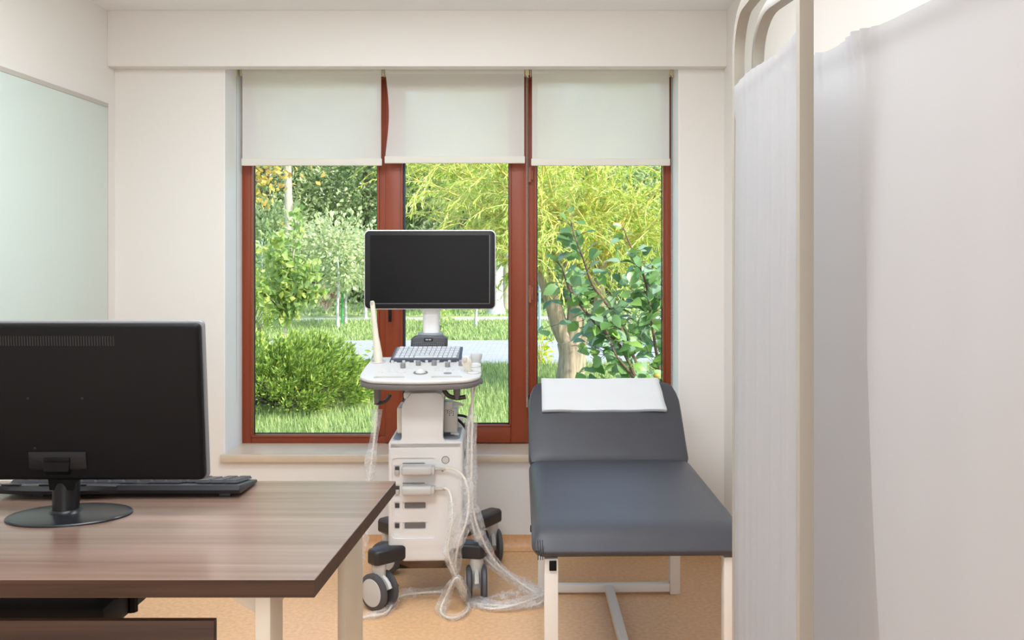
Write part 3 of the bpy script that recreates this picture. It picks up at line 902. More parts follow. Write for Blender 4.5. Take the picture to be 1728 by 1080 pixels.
for xx in (-.118, .105):
    c3 = MB(); c3.M = TC; c3.prism(rrect(.12, .030, .0149, 6, xx, -.128), .009, .05, 'z'); cut(con_o, c3)
for pts in ((-.19, .11), (.205, -.06), (.205, .04)):
    c3 = MB(); c3.M = TC; c3.lathe([(.021, .002), (.026, .05)], (pts[0], pts[1], 0), 20); cut(con_o, c3)
    q = MB(); q.M = TC; q.lathe([(.0275, .014), (.030, .0185), (.028, .021), (.0245, .016)], (pts[0], pts[1], 0), 24); obj('probe_holder', q, 'mtop', con_o, local=True)
q = MB(); q.M = TC; q.lathe([(.028, .0145), (.0285, .018), (.021, .0185)], (-.002, -.065, 0), 28); obj('trackball_ring', q, 'mgrey', con_o, local=True)
q = MB(); q.M = TC; q.ball((-.002, -.065, .012), .0215); obj('trackball', q, 'mtop', con_o, local=True)
q = MB(); q.M = TC; q.lathe([(.0001, .0175), (.016, .0178), (.016, .014)], (.105, -.075, 0), 24, sy=.7); obj('touch_button', q, 'knob', con_o, local=True)
for kx, ky in ((-.079, .012), (-.021, .052), (.043, .052), (.099, .025), (.153, .045)):
    q = MB(); q.M = TC; q.lathe([(.0105, .014), (.0105, .033), (.009, .0355), (.0001, .036)], (kx, ky, 0), 18); obj('knob', q, 'knob', con_o, local=True)
rr_ = random.Random(3)
for row, (ky, n, x0, x1) in enumerate(((.09, 7, -.13, .15), (.10, 6, -.12, .14), (-.02, 4, -.15, -.05), (-.03, 5, .03, .15), (-.06, 4, -.16, -.07))):
    for i in range(n):
        kx = x0 + (x1 - x0) * i / max(n - 1, 1)
        q = MB(); q.M = TC
        if row == 0: q.lathe([(.0062, .014), (.0062, .026), (.0001, .027)], (kx, ky, 0), 12)
        else: q.box((kx, ky, .0165), (.016, .009, .006), .002)
        obj('push_button', q, 'mtop', con_o, local=True)
for sx_, sgn in ((-.186, 1), (.128, -1)):
    q = MB(); hz = .812 if sgn > 0 else .832; q.cyl((sx_, -.17, .897), (sx_, -.17, hz - .004), .0155, .0125, n=16); hk = obj('hook_post', q, 'mgrey', cart, local=True)
    q = MB(); q.tube(catmull([(sx_ - sgn * (.035 if sgn < 0 else .0), -.172, hz + .004), (sx_, -.174, hz), (sx_ + sgn * .03, -.176, hz + .008), (sx_ + sgn * .046, -.176, hz + .024), (sx_ + sgn * .050, -.176, hz + .036)]), lambda t: .009, 10, flat=.8); obj('hook', q, 'arm', hk, local=True)
# side bracket of the probe holder
q = MB(); q.box((.205, -.10, .888), (.05, .07, .016), .006); obj('holder_bracket', q, 'mgrey', cart, local=True)

# keyboard tray at the back of the console
TK = Matrix.Translation((-.004, .020, .990)) @ Matrix.Rotation(math.radians(23), 4, 'X')
q = MB(); q.M = TK
q.prism([(-.150, -.058), (.143, -.058), (.146, .058), (-.136, .058)], -.012, .0, 'z', .004, 2)
kt = obj('keyboard_tray', q, 'navy', cart, local=True)
q = MB(); q.M = TK; q.prism([(-.138, -.046), (.132, -.046), (.137, .053), (-.127, .053)], .0, .0025, 'z', .001, 1); obj('key_bed', q, 'knob', kt, local=True)
k0 = None
for rw in range(5):
    for i in range(13):
        y = -.036 + rw * .0195; x = -.121 + i * .0196 + rw * .003
        if rw == 0 and i in (4, 5, 6, 7): continue
        q = MB(); q.M = TK; q.box((x, y, .004), (.0172, .0166, .0034), .001, 1); obj('key', q, 'keyw', kt, local=True, smooth=0)
q = MB(); q.M = TK; q.box((-.012, -.036, .004), (.076, .0166, .0034), .001, 1); obj('space_bar', q, 'keyw', kt, local=True)

# speaker base and monitor arm
q = MB()
spo = [(-.083, .960), (.073, .960), (.074, 1.045), (.055, 1.055), (-.040, 1.059), (-.070, 1.051), (-.078, 1.043)]
q.prism(spo, .085, .165, 'y', .008, 3); sp = obj('speaker_base', q, 'mdark', cart, local=True)
q = MB()
for i in range(16):
    for k in range(2 + (i % 3 == 0) * 0):
        x = -.068 + i * .0085; z = 1.030 - k * .009 - abs(i - 7.5) * .0006
        if abs(x + .004) < .03 and k == 0: continue
        q.box((x, .0845, z), (.003, .002, .003), 0)
obj('grille_dots', q, 'knob', sp, local=True)
q = MB(); q.box((-.004, .083, 1.041), (.038, .004, .013), .003); obj('badge', q, 'dark', sp, local=True)
q = MB()
for i, wd in enumerate((.003, .004, .0015, .004, .0035)): q.box((-.0135 + i * .0047, .0808, 1.041), (wd * .8, .001, .005))
obj('badge_mark', q, 'badge', sp, local=True)
q = MB(); q.prism(rrect(.070, .06, .018, 5, .003, .155), 1.03, 1.34, 'z'); q.span((.0, .124, 1.05), (.0015, .13, 1.34)); obj('monitor_arm', q, 'mwhite', cart, local=True)
q = MB(); q.prism(rrect(.11, .09, .03, 5, .0, .145), 1.046, 1.066, 'z', .006, 2); obj('arm_collar', q, 'mslate', cart, local=True)
# screen
SW, SH_ = .556, .337
TS = Matrix.Translation((.003, .10, 1.337)) @ Matrix.Rotation(math.radians(-2.5), 4, 'Z')
q = MB(); q.M = TS; q.prism(rrect(SW, SH_, .022, 6), -.018, .018, 'y', .007, 3); ms = obj('monitor_housing', q, 'mwhite', cart, local=True)
q = MB(); q.M = TS; q.prism(rrect(SW - .006, SH_ - .008, .020, 6), -.0215, -.012, 'y', .003, 2); bzl = obj('monitor_bezel', q, 'screenbezel', ms, local=True)
q = MB(); q.M = TS; q.prism(rrect(SW - .052, SH_ - .050, .003, 2, 0, .002), -.0222, -.018, 'y'); obj('display', q, 'screen', ms, local=True)
q = MB(); q.M = TS
ww, hh = (SW - .052) / 2, (SH_ - .050) / 2
q.span((ww, -.0226, -hh), (ww + .0016, -.020, hh + .004)); q.span((-ww, -.0226, -hh), (ww, -.020, -hh + .0012)); obj('display_edge', q, 'bezel', ms, local=True)
q = MB(); q.M = TS; q.box((0, .035, -.03), (.16, .05, .14), .01); obj('monitor_mount', q, 'mwhite', cart, local=True)

# base arms with casters
def cart_local(wp):
    return Matrix.Rotation(-math.radians(2.5), 4, 'Z') @ (Vector(wp) - Vector(cart.location))
casters = [(G(640, 1027), -130, (cx_(684), -.07)), (G(804, 1015), 3, (cx_(752), -.07)), (G(655, 966), -110, (cx_(690), .13)), (G(830, 948), 10, (cx_(752), .13))]
for gp, axdeg, root_ in casters:
    c = cart_local(gp); r0 = .0725
    rt = Vector((root_[0], root_[1], .215)); tip = Vector((c.x, c.y, .205))
    d = (tip - rt); d.z = 0; ln = d.length; d.normalize()
    a_ = math.atan2(d.y, d.x)
    q = MB(); q.M = Matrix.Translation(rt) @ Matrix.Rotation(a_, 4, 'Z')
    hw0, hw1 = .052, .034
    poly = [(-.06, -hw0), (ln * .5, -hw0 * .85), (ln + .028, -hw1), (ln + .040, -hw1 * .6), (ln + .040, hw1 * .6), (ln + .028, hw1), (ln * .5, hw0 * .85), (-.06, hw0)]
    q.prism(poly, -.036, .024, 'z', .012, 3)
    la = obj('base_arm', q, 'arm', cart, local=True)
    q = MB(); q.cyl((c.x, c.y, .155), (c.x, c.y, .182), .028, n=20); q.cyl((c.x, c.y, .06), (c.x, c.y, .16), .0235, .0265, n=20)
    ax = Vector((math.cos(math.radians(axdeg)), math.sin(math.radians(axdeg)), 0))
    fw = Vector((-ax.y, ax.x, 0))
    hoodpts = [Vector((c.x, c.y, .002)) + Vector((0, 0, .065)) + (fw * math.cos(t) + Vector((0, 0, 1)) * math.sin(t)) * .058 for t in np.linspace(.35, PI - .35, 9)]
    q.tube(hoodpts, .019, 8, flat=.6)
    obj('caster_fork', q, 'disc', la, local=True)
    for sgn in (-1, 1):
        w0 = Vector((c.x, c.y, r0 + .001)) + ax * sgn * .030
        q = MB()
        R = Matrix((( -ax.y * 1.0, 0, ax.x * sgn), (ax.x, 0, ax.y * sgn), (0, 1, 0))).to_4x4()
        R = Matrix.Translation(w0) @ R
        q.M = R
        q.lathe([(.030, -.012), (.060, -.012), (r0, -.006), (r0, .006), (.061, .0125), (.0545, .013)], n=36, mi=0)
        q.lathe([(.0545, .0128), (.053, .0145), (.030, .016), (.0001, .0165)], n=36, mi=1)
        fix_normals(obj('wheel', q, ['tyre', 'disc'], la, local=True))
    q = MB(); bp_ = Vector((c.x, c.y, .085)); dd = Vector((.9, -.25, 0)) if c.x < 0 else Vector((-.3, .9, 0))
    q.tube(catmull([bp_ + dd * .03, bp_ + dd * .060 + Vector((0, 0, -.002)), bp_ + dd * .085 + Vector((0, 0, .016))]), lambda t: .010 - .003 * t, 8, flat=.5); obj('brake_lever', q, 'tyre', la, local=True)

# ------------------------------------------------------------------ probes, cables, plastic sleeves
def sleeve(pts, r, seed, rmin=.5, sub=4, n=9):
    rg = np.random.default_rng(seed)
    line = catmull(pts, sub); N = len(line)
    base = rg.normal(0, 1, (N, n)); 
    for _ in range(1): base = (base + np.roll(base, 1, 0) + np.roll(base, 1, 1)) / 1.8
    ring = rg.normal(0, 1, N); ring = (ring + np.roll(ring, 1) + np.roll(ring, 2)) / 1.7
    rad = r * np.clip(1 + .20 * ring[:, None] + .17 * base, rmin, 1.9)
    mb = MB(); k = [0]
    mb.tube(line, lambda t: rad[int(round(t * (N - 1)))], n, caps=False)
    for v in mb.v:                       # nothing sinks into the floor
        if v.z < .0035: v.z = .0035
    return mb
def probe(name, label, loc, parts):
    t = thing(name, label, 'ultrasound probe', loc, group='ultrasound probes hung on the machine')
    for nm, mb, m in parts: obj(nm, mb, m, t)
    return t
ctr = (-.474, 3.93)
def cw(px, py, Y): return P(px, py, Y)
# wand probe in the holder on the desk side
a, b_ = P(640, 622, 3.90), P(628, 508, 3.86)
ax = b_ - a
h = MB(); prof = [(0, .017), (.06, .019), (.22, .0185), (.40, .0145), (.48, .012), (.70, .0105), (.97, .0098), (1.0, .007)]
pts = [a + ax * t for t, _ in prof]; rads = [r for _, r in prof]
h.tube(pts, lambda t: rads[int(round(t * 7))], 16)
tipm = MB(); tipm.tube([a + ax * .955 + Vector((.000, -.008, 0)), a + ax * .995 + Vector((0, -.008, 0))], .0055, 8)
left_c = [P(640, 640, 3.88), P(637, 690, 3.80), P(631, 745, 3.78), P(624, 800, 3.76), P(617, 855, 3.74), P(611, 912, 3.71), P(604, 985, 3.69), G(598, 1040, .012), G(622, 1040, .012), G(652, 1033, .014), G(672, 1008, .016), G(705, 1001, .012), G(748, 998, .012)]
probe('ultrasound_probe', 'long slim wand probe upright in its holder at the desk end of the console', a,
      [('handle', h, 'cream'), ('tip_window', tipm, 'modgrey'), ('cable', MB().tube(catmull(left_c, 10), .0042, 8), 'cable'),
       ('plastic_sleeve', sleeve(left_c[1:], .018, 5), 'film')])
# rounded probe, front of the two by the couch
a, b_ = P(793, 641, 3.78), P(786, 602, 3.75); ax = b_ - a
h = MB(); prof = [(0, .011), (.25, .0125), (.5, .0135), (.68, .020), (.86, .020), (1.0, .013)]
h.tube([a + ax * t for t, _ in prof], lambda t: [r for _, r in prof][int(round(t * 5))], 16, flat=.75)
tw = MB().box(b_ + Vector((-.004, -.012, -.010)), (.018, .012, .020), .004)
c2 = [P(796, 645, 3.78), P(797, 700, 3.76), P(796, 780, 3.76), P(797, 850, 3.77), P(812, 905, 3.78), P(838, 950, 3.82), P(880, 985, 3.85), G(915, 1008, .02), G(905, 1020, .016), G(860, 1022, .014), G(815, 1020, .014), G(788, 1012, .016), P(770, 970, 3.78), P(772, 925, 3.72), P(787, 880, 3.72), P(791, 840, 3.73), P(784, 808, 3.74), P(768, 793, 3.76), P(752, 790, 3.77)]
cn = MB(); cn.box((0, 0, 0), (.128, .045, .038), .010, 3)
def conn(py):
    q = MB(); L0 = Matrix.Translation(cart.location) @ Matrix.Rotation(math.radians(2.5), 4, 'Z')
    q.M = L0
    q.box((cx_(704), YFACE - .022, cz_(py)), (.122, .048, .036), .010, 3)
    q.box((cx_(731), YFACE - .022, cz_(py)), (.012, .040, .031), .005, 2)
    return q
def relief(py):
    q = MB(); L0 = Matrix.Translation(cart.location) @ Matrix.Rotation(math.radians(2.5), 4, 'Z'); q.M = L0
    q.tube([(cx_(732), YFACE - .022, cz_(py)), (cx_(744), YFACE - .022, cz_(py)), (cx_(752), YFACE - .022, cz_(py + .5))], lambda t: .0085 - .0035 * t, 12)
    return q
probe('ultrasound_probe', 'cream rounded probe, the shorter one near the console corner beside the couch', a,
      [('handle', h, 'cream'), ('tip_window', tw, 'modgrey'), ('cable', MB().tube(catmull(c2, 10), .0046, 8), 'cable'),
       ('plastic_sleeve', sleeve(c2[1:-2], .021, 11), 'film'), ('connector', conn(790.5), 'mtop'), ('strain_relief', relief(789), 'modgrey')])
# wide linear probe behind it
a, b_ = P(803, 632, 3.90), P(804, 597, 3.90); ax = b_ - a
h = MB(); prof = [(0, .0125), (.3, .0135), (.62, .016), (.75, .022), (.95, .024), (1.0, .023)]
h.tube([a + ax * t for t, _ in prof], lambda t: [r for _, r in prof][int(round(t * 5))], 18, flat=.6)
c3 = [P(803, 650, 3.88), P(792, 705, 3.84), P(789, 790, 3.83), P(793, 860, 3.83), P(806, 915, 3.84), P(822, 945, 3.86), P(860, 975, 3.88), G(905, 995, .014), G(918, 1002, .03), G(880, 1018, .03), G(830, 1027, .014), G(796, 1015, .014), P(772, 975, 3.70), G(752, 1008, .05), G(744, 1032, .012), G(760, 1043, .012), G(785, 1035, .012), G(790, 1015, .015), P(768, 968, 3.72), P(756, 930, 3.70), P(763, 880, 3.70), P(762, 845, 3.72), P(757, 828, 3.75), P(748, 823, 3.77)]
probe('ultrasound_probe', 'white wide-headed probe, the taller one near the console corner beside the couch', a,
      [('handle', h, 'mtop'), ('cable', MB().tube(catmull(c3, 10), .0046, 8), 'cable'),
       ('plastic_sleeve', sleeve(c3[1:-2], .019, 23), 'film'), ('connector', conn(824), 'mtop'), ('strain_relief', relief(823), 'modgrey')])
# loose plastic heaped on the floor beside the couch leg
rg = np.random.default_rng(8)
hp_ = MB(); n1, n2 = 26, 16; vs = []; fs = []
pA, pB = G(800, 1025, .006), G(925, 1010, .006)
for i in range(n1 + 1):
    for j in range(n2 + 1):
        u, v = i / n1, j / n2
        base = pA.lerp(pB, u) + Vector((0, (v - .35) * .16 * (0.4 + u), 0))
        hgt = .045 * math.sin(PI * v) * math.sin(PI * min(1, u * 1.02)) ** .5 * (.5 + .7 * u)
        vs.append(base + Vector((rg.normal(0, .005), rg.normal(0, .005), max(0, hgt + rg.normal(0, .005)))))
for i in range(n1):
    for j in range(n2):
        k = i * (n2 + 1) + j; fs.append((k, k + 1, k + n2 + 2, k + n2 + 1))
hp_.add(vs, fs)
tag(obj('plastic_wrap', hp_, 'film', smooth=20), 'crumpled clear plastic wrap heaped on the floor by the couch leg', 'plastic wrap')

# ================================================================== FOLDING PRIVACY SCREEN
fsn = thing('privacy_screen', 'folding privacy screen of white cloth on pale metal tube frames', 'screen', (.45, 1.8, 0))
TR = .0125
def leaf_frame(a, b, ztop, rad, r):
    a, b = Vector(a), Vector(b); d = (b - a); d.z = 0; d.normalize()
    pts = [a + Vector((0, 0, .09)), a + Vector((0, 0, ztop - rad))]
    for i in range(1, 9):
        t = PI / 2 * i / 8
        pts.append(a + d * rad * (1 - math.cos(t)) + Vector((0, 0, ztop - rad + rad * math.sin(t))))
    q = b - d * rad
    for i in range(0, 9):
        t = PI / 2 * i / 8
        pts.append(q + d * rad * math.sin(t) + Vector((0, 0, ztop - rad + rad * math.cos(t))))
    pts.append(b + Vector((0, 0, .09)))
    # rounded square tube
    mb = MB(); s = 1.12
    mb.tube(pts, lambda t: [r * k for k in (1.0, 1.30, 1.0, 1.30, 1.0, 1.30, 1.0, 1.30)], 8)
    return mb
def bars(a, b, zs_, r=.006):
    q = MB(); a, b = Vector(a), Vector(b)
    for z in zs_: q.tube([a + Vector((0, 0, z)), b + Vector((0, 0, z))], r, 8)
    return q
A1, A0 = (.4335, 1.565, 0), (.4385, 2.12, 0)          # leaf A near, far
B0, B1 = (.482, 2.12, 0), (.635, .98, 0)              # leaf B far, near
zH = 1.772
fa = obj('leaf_frame', leaf_frame(A0, A1, 1.935, .10, TR), 'tube', fsn, smooth=50)
fb = obj('leaf_frame', leaf_frame(B0, B1, 1.935, .10, TR), 'tube', fsn, smooth=50)
for z in (zH - .022, .30):
    obj('cloth_rod', bars(A0, A1, (z,)), 'tube', fsn)
    obj('cloth_rod', bars(B0, B1, (z,)), 'tube', fsn)
hgs = MB()
for z in (.5, 1.3, 1.75): hgs.cyl((.460, 2.125, z), (.460, 2.125, z + .05), .010, n=10).box((.460, 2.125, z + .025), (.04, .006, .03), .001)
obj('hinge', hgs, 'tube', fsn)
for p in (A0, A1, B0, B1):
    q = MB(); q.cyl((p[0], p[1], .05), (p[0], p[1], .095), .008, n=10); q.cyl((p[0] - .010, p[1] - .012, .026), (p[0] + .010, p[1] - .012, .026), .026, n=18)
    obj('caster', q, 'tyre', fsn)
def curtain(a, b, off_fn, z0, z1, nu=160, nv=60):
    a, b = Vector(a), Vector(b); d = b - a; d.z = 0; Ld = d.length; d.normalize(); nrm = Vector((-d.y, d.x, 0))
    if nrm.x > 0: nrm = -nrm               # towards the desk side
    vs = []; fs = []
    for j in range(nv + 1):
        v = j / nv; z = z1 + (z0 - z1) * v
        for i in range(nu + 1):
            u = i / nu
            o, dz_ = off_fn(u, v, z)
            p = a + d * (Ld * u) + nrm * o; vs.append((p.x, p.y, z + dz_))
    for j in range(nv):
        for i in range(nu):
            k = j * (nu + 1) + i; fs.append((k, k + 1, k + nu + 2, k + nu + 1))
    return MB().add(vs, fs)
def offA(u, v, z):
    k = min(1, max(0, (v - .03) * 4))
    hem = .010 if v < .035 else .006
    o = hem + .0035 * k * math.sin(u * 31) + .0025 * k * math.sin(u * 57 + 1.3 + v) + .001 * (1 - k) * math.sin(u * 60)
    dip = .006 * math.sin(PI * u * 2) - .012 * math.exp(-((u - .75) / .02) ** 2) * (1 - min(1, v * 12))
    return o, dip * (1 - v)
cA = obj('cloth', curtain((.436, 2.108, 0), (.4345, 1.580, 0), offA, .28, zH), 'curtain', fsn, smooth=60)
def sstep(x): x = max(0, min(1, x)); return x * x * (3 - 2 * x)
def offB(u, v, z):
    k = min(1, max(0, (v - .02) * 3))
    st = .415 + .17 * v
    s = sstep((u - st) / .036)
    o = .011 + .026 * s * k
    o += k * (.004 * math.sin(u * 23 + .6) + .002 * math.sin(u * 47 + v * 2)) * (.2 + s)
    g = math.exp(-((u - .45) / .045) ** 2) + .7 * math.exp(-((u - .30) / .02) ** 2)
    o += g * (1 - min(1, v * 14)) * (.008 + .006 * math.sin(u * 230))
    dzv = g * (1 - min(1, v * 20)) * .007
    o += .010 * (1 - min(1, abs(v - .012) * 40)) * .6
    return o, dzv
cB = obj('cloth', curtain((.482 + .002, 2.105, 0), (.6345, 1.0, 0), offB, .28, zH, 300, 80), 'curtain', fsn, smooth=60)

# ================================================================== OUTDOORS
GZ = -.10
def OG(px, py): return G(px, py, GZ)
rng = np.random.default_rng(7)
struct('ground', MB().add([(-60, YB + WT, GZ), (50, YB + WT, GZ), (50, 90, GZ), (-60, 90, GZ)], [(0, 1, 2, 3)]), 'soil', smooth=0)
struct('foundation', MB().span((XL - .3, YB + WT - .02, GZ - .3), (XR + .3, YB + WT + .03, OZ0 - .06)), 'reveal')
def strip(y0, y1, slope, name):
    vs = []
    for x in np.linspace(-30, 20, 26): vs += [(x, y0 + slope * x, GZ + .006), (x, y1 + slope * x, GZ + .006)]
    fs = [(2 * i, 2 * i + 2, 2 * i + 3, 2 * i + 1) for i in range(25)]
    return MB().add(vs, fs)
# paved path with joints
def paving():
    m, nt, b, out = new_mat('paving_blocks')
    tc = nt.nodes.new('ShaderNodeTexCoord'); br = nt.nodes.new('ShaderNodeTexBrick')
    br.inputs['Scale'].default_value = 3.0; br.inputs['Mortar Size'].default_value = .012
    br.inputs['Color1'].default_value = lin((160, 160, 166)); br.inputs['Color2'].default_value = lin((152, 152, 159)); br.inputs['Mortar'].default_value = lin((130, 130, 137))
    nt.links.new(tc.outputs['Object'], br.inputs['Vector']); nt.links.new(br.outputs['Color'], b.inputs['Base Color'])
    b.inputs['Roughness'].default_value = .8
    return m
M['paving'] = paving()
struct('path_paved', strip(12.95, 16.6, .02, 'p'), 'paving', smooth=0)
struct('path_far', strip(21.4, 23.0, .12, 'p'), 'path', smooth=0)

def blades(n, xr, yr, hgt, wd, seed, ok=None):
    rg = np.random.default_rng(seed)
    x = rg.uniform(*xr, n); y = rg.uniform(*yr, n)
    if ok is not None:
        k = ok(x, y); x, y = x[k], y[k]; n = len(x)
    a = rg.uniform(0, 2 * PI, n); h = hgt * rg.uniform(.5, 1.25, n); le = h * rg.normal(0, .45, n); w_ = wd * rg.uniform(.7, 1.3, n)
    V = np.zeros((n, 3, 3))
    V[:, 0] = np.stack([x - np.cos(a) * w_, y - np.sin(a) * w_, np.full(n, GZ)], 1)
    V[:, 1] = np.stack([x + np.cos(a) * w_, y + np.sin(a) * w_, np.full(n, GZ)], 1)
    V[:, 2] = np.stack([x - np.sin(a) * le, y + np.cos(a) * le, GZ + h], 1)
    return V.reshape(-1, 3)
Vs = [blades(60000, (-3.9, 1.9), (6.6, 12.9), .085, .006, 1), blades(26000, (-7, 3.2), (16.65, 21.4), .08, .014, 2), blades(12000, (-11, 5), (23.2, 36), .09, .025, 3)]
V = np.concatenate(Vs); n = len(V) // 3
o = obj('lawn_grass', (V, np.arange(n * 3).reshape(-1, 3)), 'grass', smooth=0)
tag(o, 'short sunlit green lawn grass growing outside the window', 'grass', kind='stuff')

def leafquads(C, Dv, ln, wd, seed, fold=.25):
    """one rhombic leaf per row of C, pointing along Dv"""
    rg = np.random.default_rng(seed); n = len(C)
    Dv = Dv / np.maximum(np.linalg.norm(Dv, axis=1, keepdims=True), 1e-9)
    rnd = rg.normal(0, 1, (n, 3)); S = np.cross(Dv, rnd); S /= np.maximum(np.linalg.norm(S, axis=1, keepdims=True), 1e-9)
    N = np.cross(S, Dv)
    ln = np.asarray(ln) * rg.uniform(.7, 1.25, n); wd = np.asarray(wd) * rg.uniform(.7, 1.25, n)
    V = np.zeros((n, 4, 3))
    V[:, 0] = C; V[:, 2] = C + Dv * ln[:, None]
    mid = C + Dv * (ln * .48)[:, None] + N * (fold * wd)[:, None]
    V[:, 1] = mid + S * wd[:, None] * .5; V[:, 3] = mid - S * wd[:, None] * .5
    return V.reshape(-1, 3), np.arange(n * 4).reshape(-1, 4)

def crown(n, clumps, rx, ry, rz, zc, sig, ln, wd, seed, droop=0.0, bottom=-1.0):
    rg = np.random.default_rng(seed)
    d = rg.normal(0, 1, (clumps, 3)); d /= np.linalg.norm(d, axis=1, keepdims=True)
    rr = rg.uniform(.35, 1.0, clumps) ** .6
    cc = d * rr[:, None] * np.array([rx, ry, rz]); cc = cc[cc[:, 2] > bottom * rz] 
    i = rg.integers(0, len(cc), n); sg = rg.uniform(.6, 1.4, len(cc)) * sig
    off = rg.normal(0, 1, (n, 3)); C = cc[i] + off * sg[i][:, None]
    out = off * .7 + cc[i] / np.array([rx, ry, rz]) * .8 + rg.normal(0, .5, (n, 3)); out[:, 2] -= droop
    C[:, 2] += zc
    return leafquads(C, out, np.full(n, ln), np.full(n, wd), seed + 1)

def trunk_mb(base, h, r0, r1, seed, lean=.03, nb=5, split=.45, n=9):
    rg = random.Random(seed); q = MB(); b0 = Vector(base)
    pts = [b0 + Vector((rg.uniform(-1, 1) * lean * i, rg.uniform(-1, 1) * lean * i, h * i / 5)) for i in range(6)]
    q.tube(catmull(pts, 4), lambda t: r0 * (1 + .35 * max(0, .12 - t) / .12) + (r1 - r0) * t, n)
    for k in range(nb):
        t = split + (1 - split) * k / nb; p = pts[0].lerp(pts[-1], t); a = rg.uniform(0, 2 * PI); L_ = h * rg.uniform(.25, .4)
        d = Vector((math.cos(a), math.sin(a), rg.uniform(.5, 1.1)))
        q.tube(catmull([p, p + d * L_ * .5, p + d * L_ + Vector((0, 0, .12 * L_))], 4), lambda u: r1 * 1.1 * (1 - .8 * u), 6)
    return q

def tree(name, label, base, crown_vf, cm, h, r0, r1, bark, seed, group=None, nb=5, split=.45, lean=.03):
    t = thing(name, label, 'tree', base, group=group)
    obj('trunk', trunk_mb((0, 0, 0), h, r0, r1, seed, lean, nb, split), bark, t, local=True)
    obj('crown', crown_vf, cm, t, local=True, smooth=0)
    return t

# belt of trees far behind, three crown shapes repeated
kinds = []
specs = [('fol_a', 'mid green bushy tree in the belt of trees beyond the lawn', 9500, 80, 2.9, 2.6, 3.4, 4.3, .5, .19, .12),
         ('fol_b', 'pale sunlit loose-crowned tree in the belt of trees beyond the lawn', 8500, 70, 2.7, 2.5, 3.2, 4.4, .55, .20, .09),
         ('fol_c', 'deep green dense tree in the belt of trees beyond the lawn', 9500, 70, 2.6, 2.4, 3.6, 4.2, .48, .18, .11)]
for i, (cm, lab, nn, cl, rx, ry, rz, zc, sg, ln, wd) in enumerate(specs):
    t = tree('woodland_tree', lab, (0, 40 + i, GZ), crown(nn, cl, rx, ry, rz, zc, sg, ln, wd, 40 + i, .2), cm, 5.5, .20, .09, 'barkdark', 60 + i, 'belt of woodland trees')
    kinds.append(t)
rgt = random.Random(12)
spots = []
for k in range(8): spots.append((-15.0 + k * 3.0 + rgt.uniform(-.7, .7), 33.5 + rgt.uniform(-1.5, 1.5), [0, 2, 1, 0, 1, 2, 0, 1][k]))
for k in range(9): spots.append((-20.0 + k * 3.7 + rgt.uniform(-.8, .8), 41 + rgt.uniform(-2, 2), (k * 2 + 1) % 3))
used = set()
for n_, (x, y, k) in enumerate(spots):
    if k not in used: o = kinds[k]; used.add(k)
    else: o = copy_tree(kinds[k])
    px_ = VX + x * F / y
    where = next(w_ for lim, w_ in ((400, 'beyond the wall at the desk side'), (470, 'behind the pale broad-leaved sapling'), (530, 'behind the tall bare trunk'), (640, 'behind the dry bush and green stake'), (690, 'behind the brown mullion'), (765, 'behind the ultrasound screen, desk half'), (862, 'behind the ultrasound screen, couch half'), (905, 'behind the hinged sash stile'), (1010, 'behind the forked willow'), (1130, 'behind the leafy bush at the pane'), (1e9, 'beyond the wall at the couch side')) if px_ < lim)
    o['label'] = ('mid green bushy', 'pale sunlit', 'deep green dense')[k] + ' tree in the ' + ('front' if n_ < 8 else 'back') + ' woodland row, ' + where
    o.location = (x, y, GZ); o.rotation_euler = (0, 0, rgt.uniform(0, 6.28)); s = rgt.uniform(.9, 1.2); o.scale = (s, s, s * rgt.uniform(.95, 1.15))
# low undergrowth thickets at the edge of the belt
for n_, (px, Y, w_, h_, cm, lab) in enumerate(((445, 29, 2.3, 2.6, 'fol_a', 'tall green thicket at the wood edge behind the whitewashed sapling'),
                                        (540, 31, 2.2, 1.5, 'fol_c', 'dark low thicket at the wood edge behind the dry bush'),
                                        (640, 30, 2.0, 1.6, 'fol_b', 'pale low thicket at the wood edge, mostly behind the ultrasound screen'),
                                        (760, 30, 2.2, 1.7, 'fol_a', 'green thicket at the wood edge behind the ultrasound screen'),
                                        (1000, 30, 2.4, 1.6, 'fol_c', 'dark thicket at the wood edge behind the forked willow'),
                                        (1120, 28, 2.4, 1.8, 'fol_a', 'green thicket at the wood edge behind the leafy quince'))):
    p = Vector(((px - VX) * Y / F, Y, GZ))
    t = thing('thicket', lab, 'shrub', p)
    obj('foliage', crown(4200, 40, w_ * .5 + .5, 1.0, h_ * .5, h_ * .55, .32, .18, .12, 100 + n_), cm, t, local=True, smooth=0)
    q = MB()
    for k in range(5): q.tube([(k * .3 - .6, 0, 0), (k * .42 - .85, .1, h_ * .6)], lambda u: .03 * (1 - .7 * u), 6)
    obj('stems', q, 'barkdark', t, local=True)

t = thing('hedge', 'long tall green hedge closing off the far end of the park', 'hedge', (-6, 47, GZ))
rg = np.random.default_rng(55); n = 26000
C = np.stack([rg.uniform(-24, 24, n), rg.normal(0, .5, n), 3.4 * rg.uniform(0, 1, n) ** .8], 1)
obj('foliage', leafquads(C, rg.normal(0, 1, (n, 3)) + np.array([0, -.4, .2]), np.full(n, .34), np.full(n, .24), 56), 'fol_a', t, local=True, smooth=0)
q = MB()
for k in range(24): q.tube([(-23 + 2 * k, 0, 0), (-23 + 2 * k + .2, .1, 2.4)], .05, 6)
obj('stems', q, 'barkdark', t, local=True)
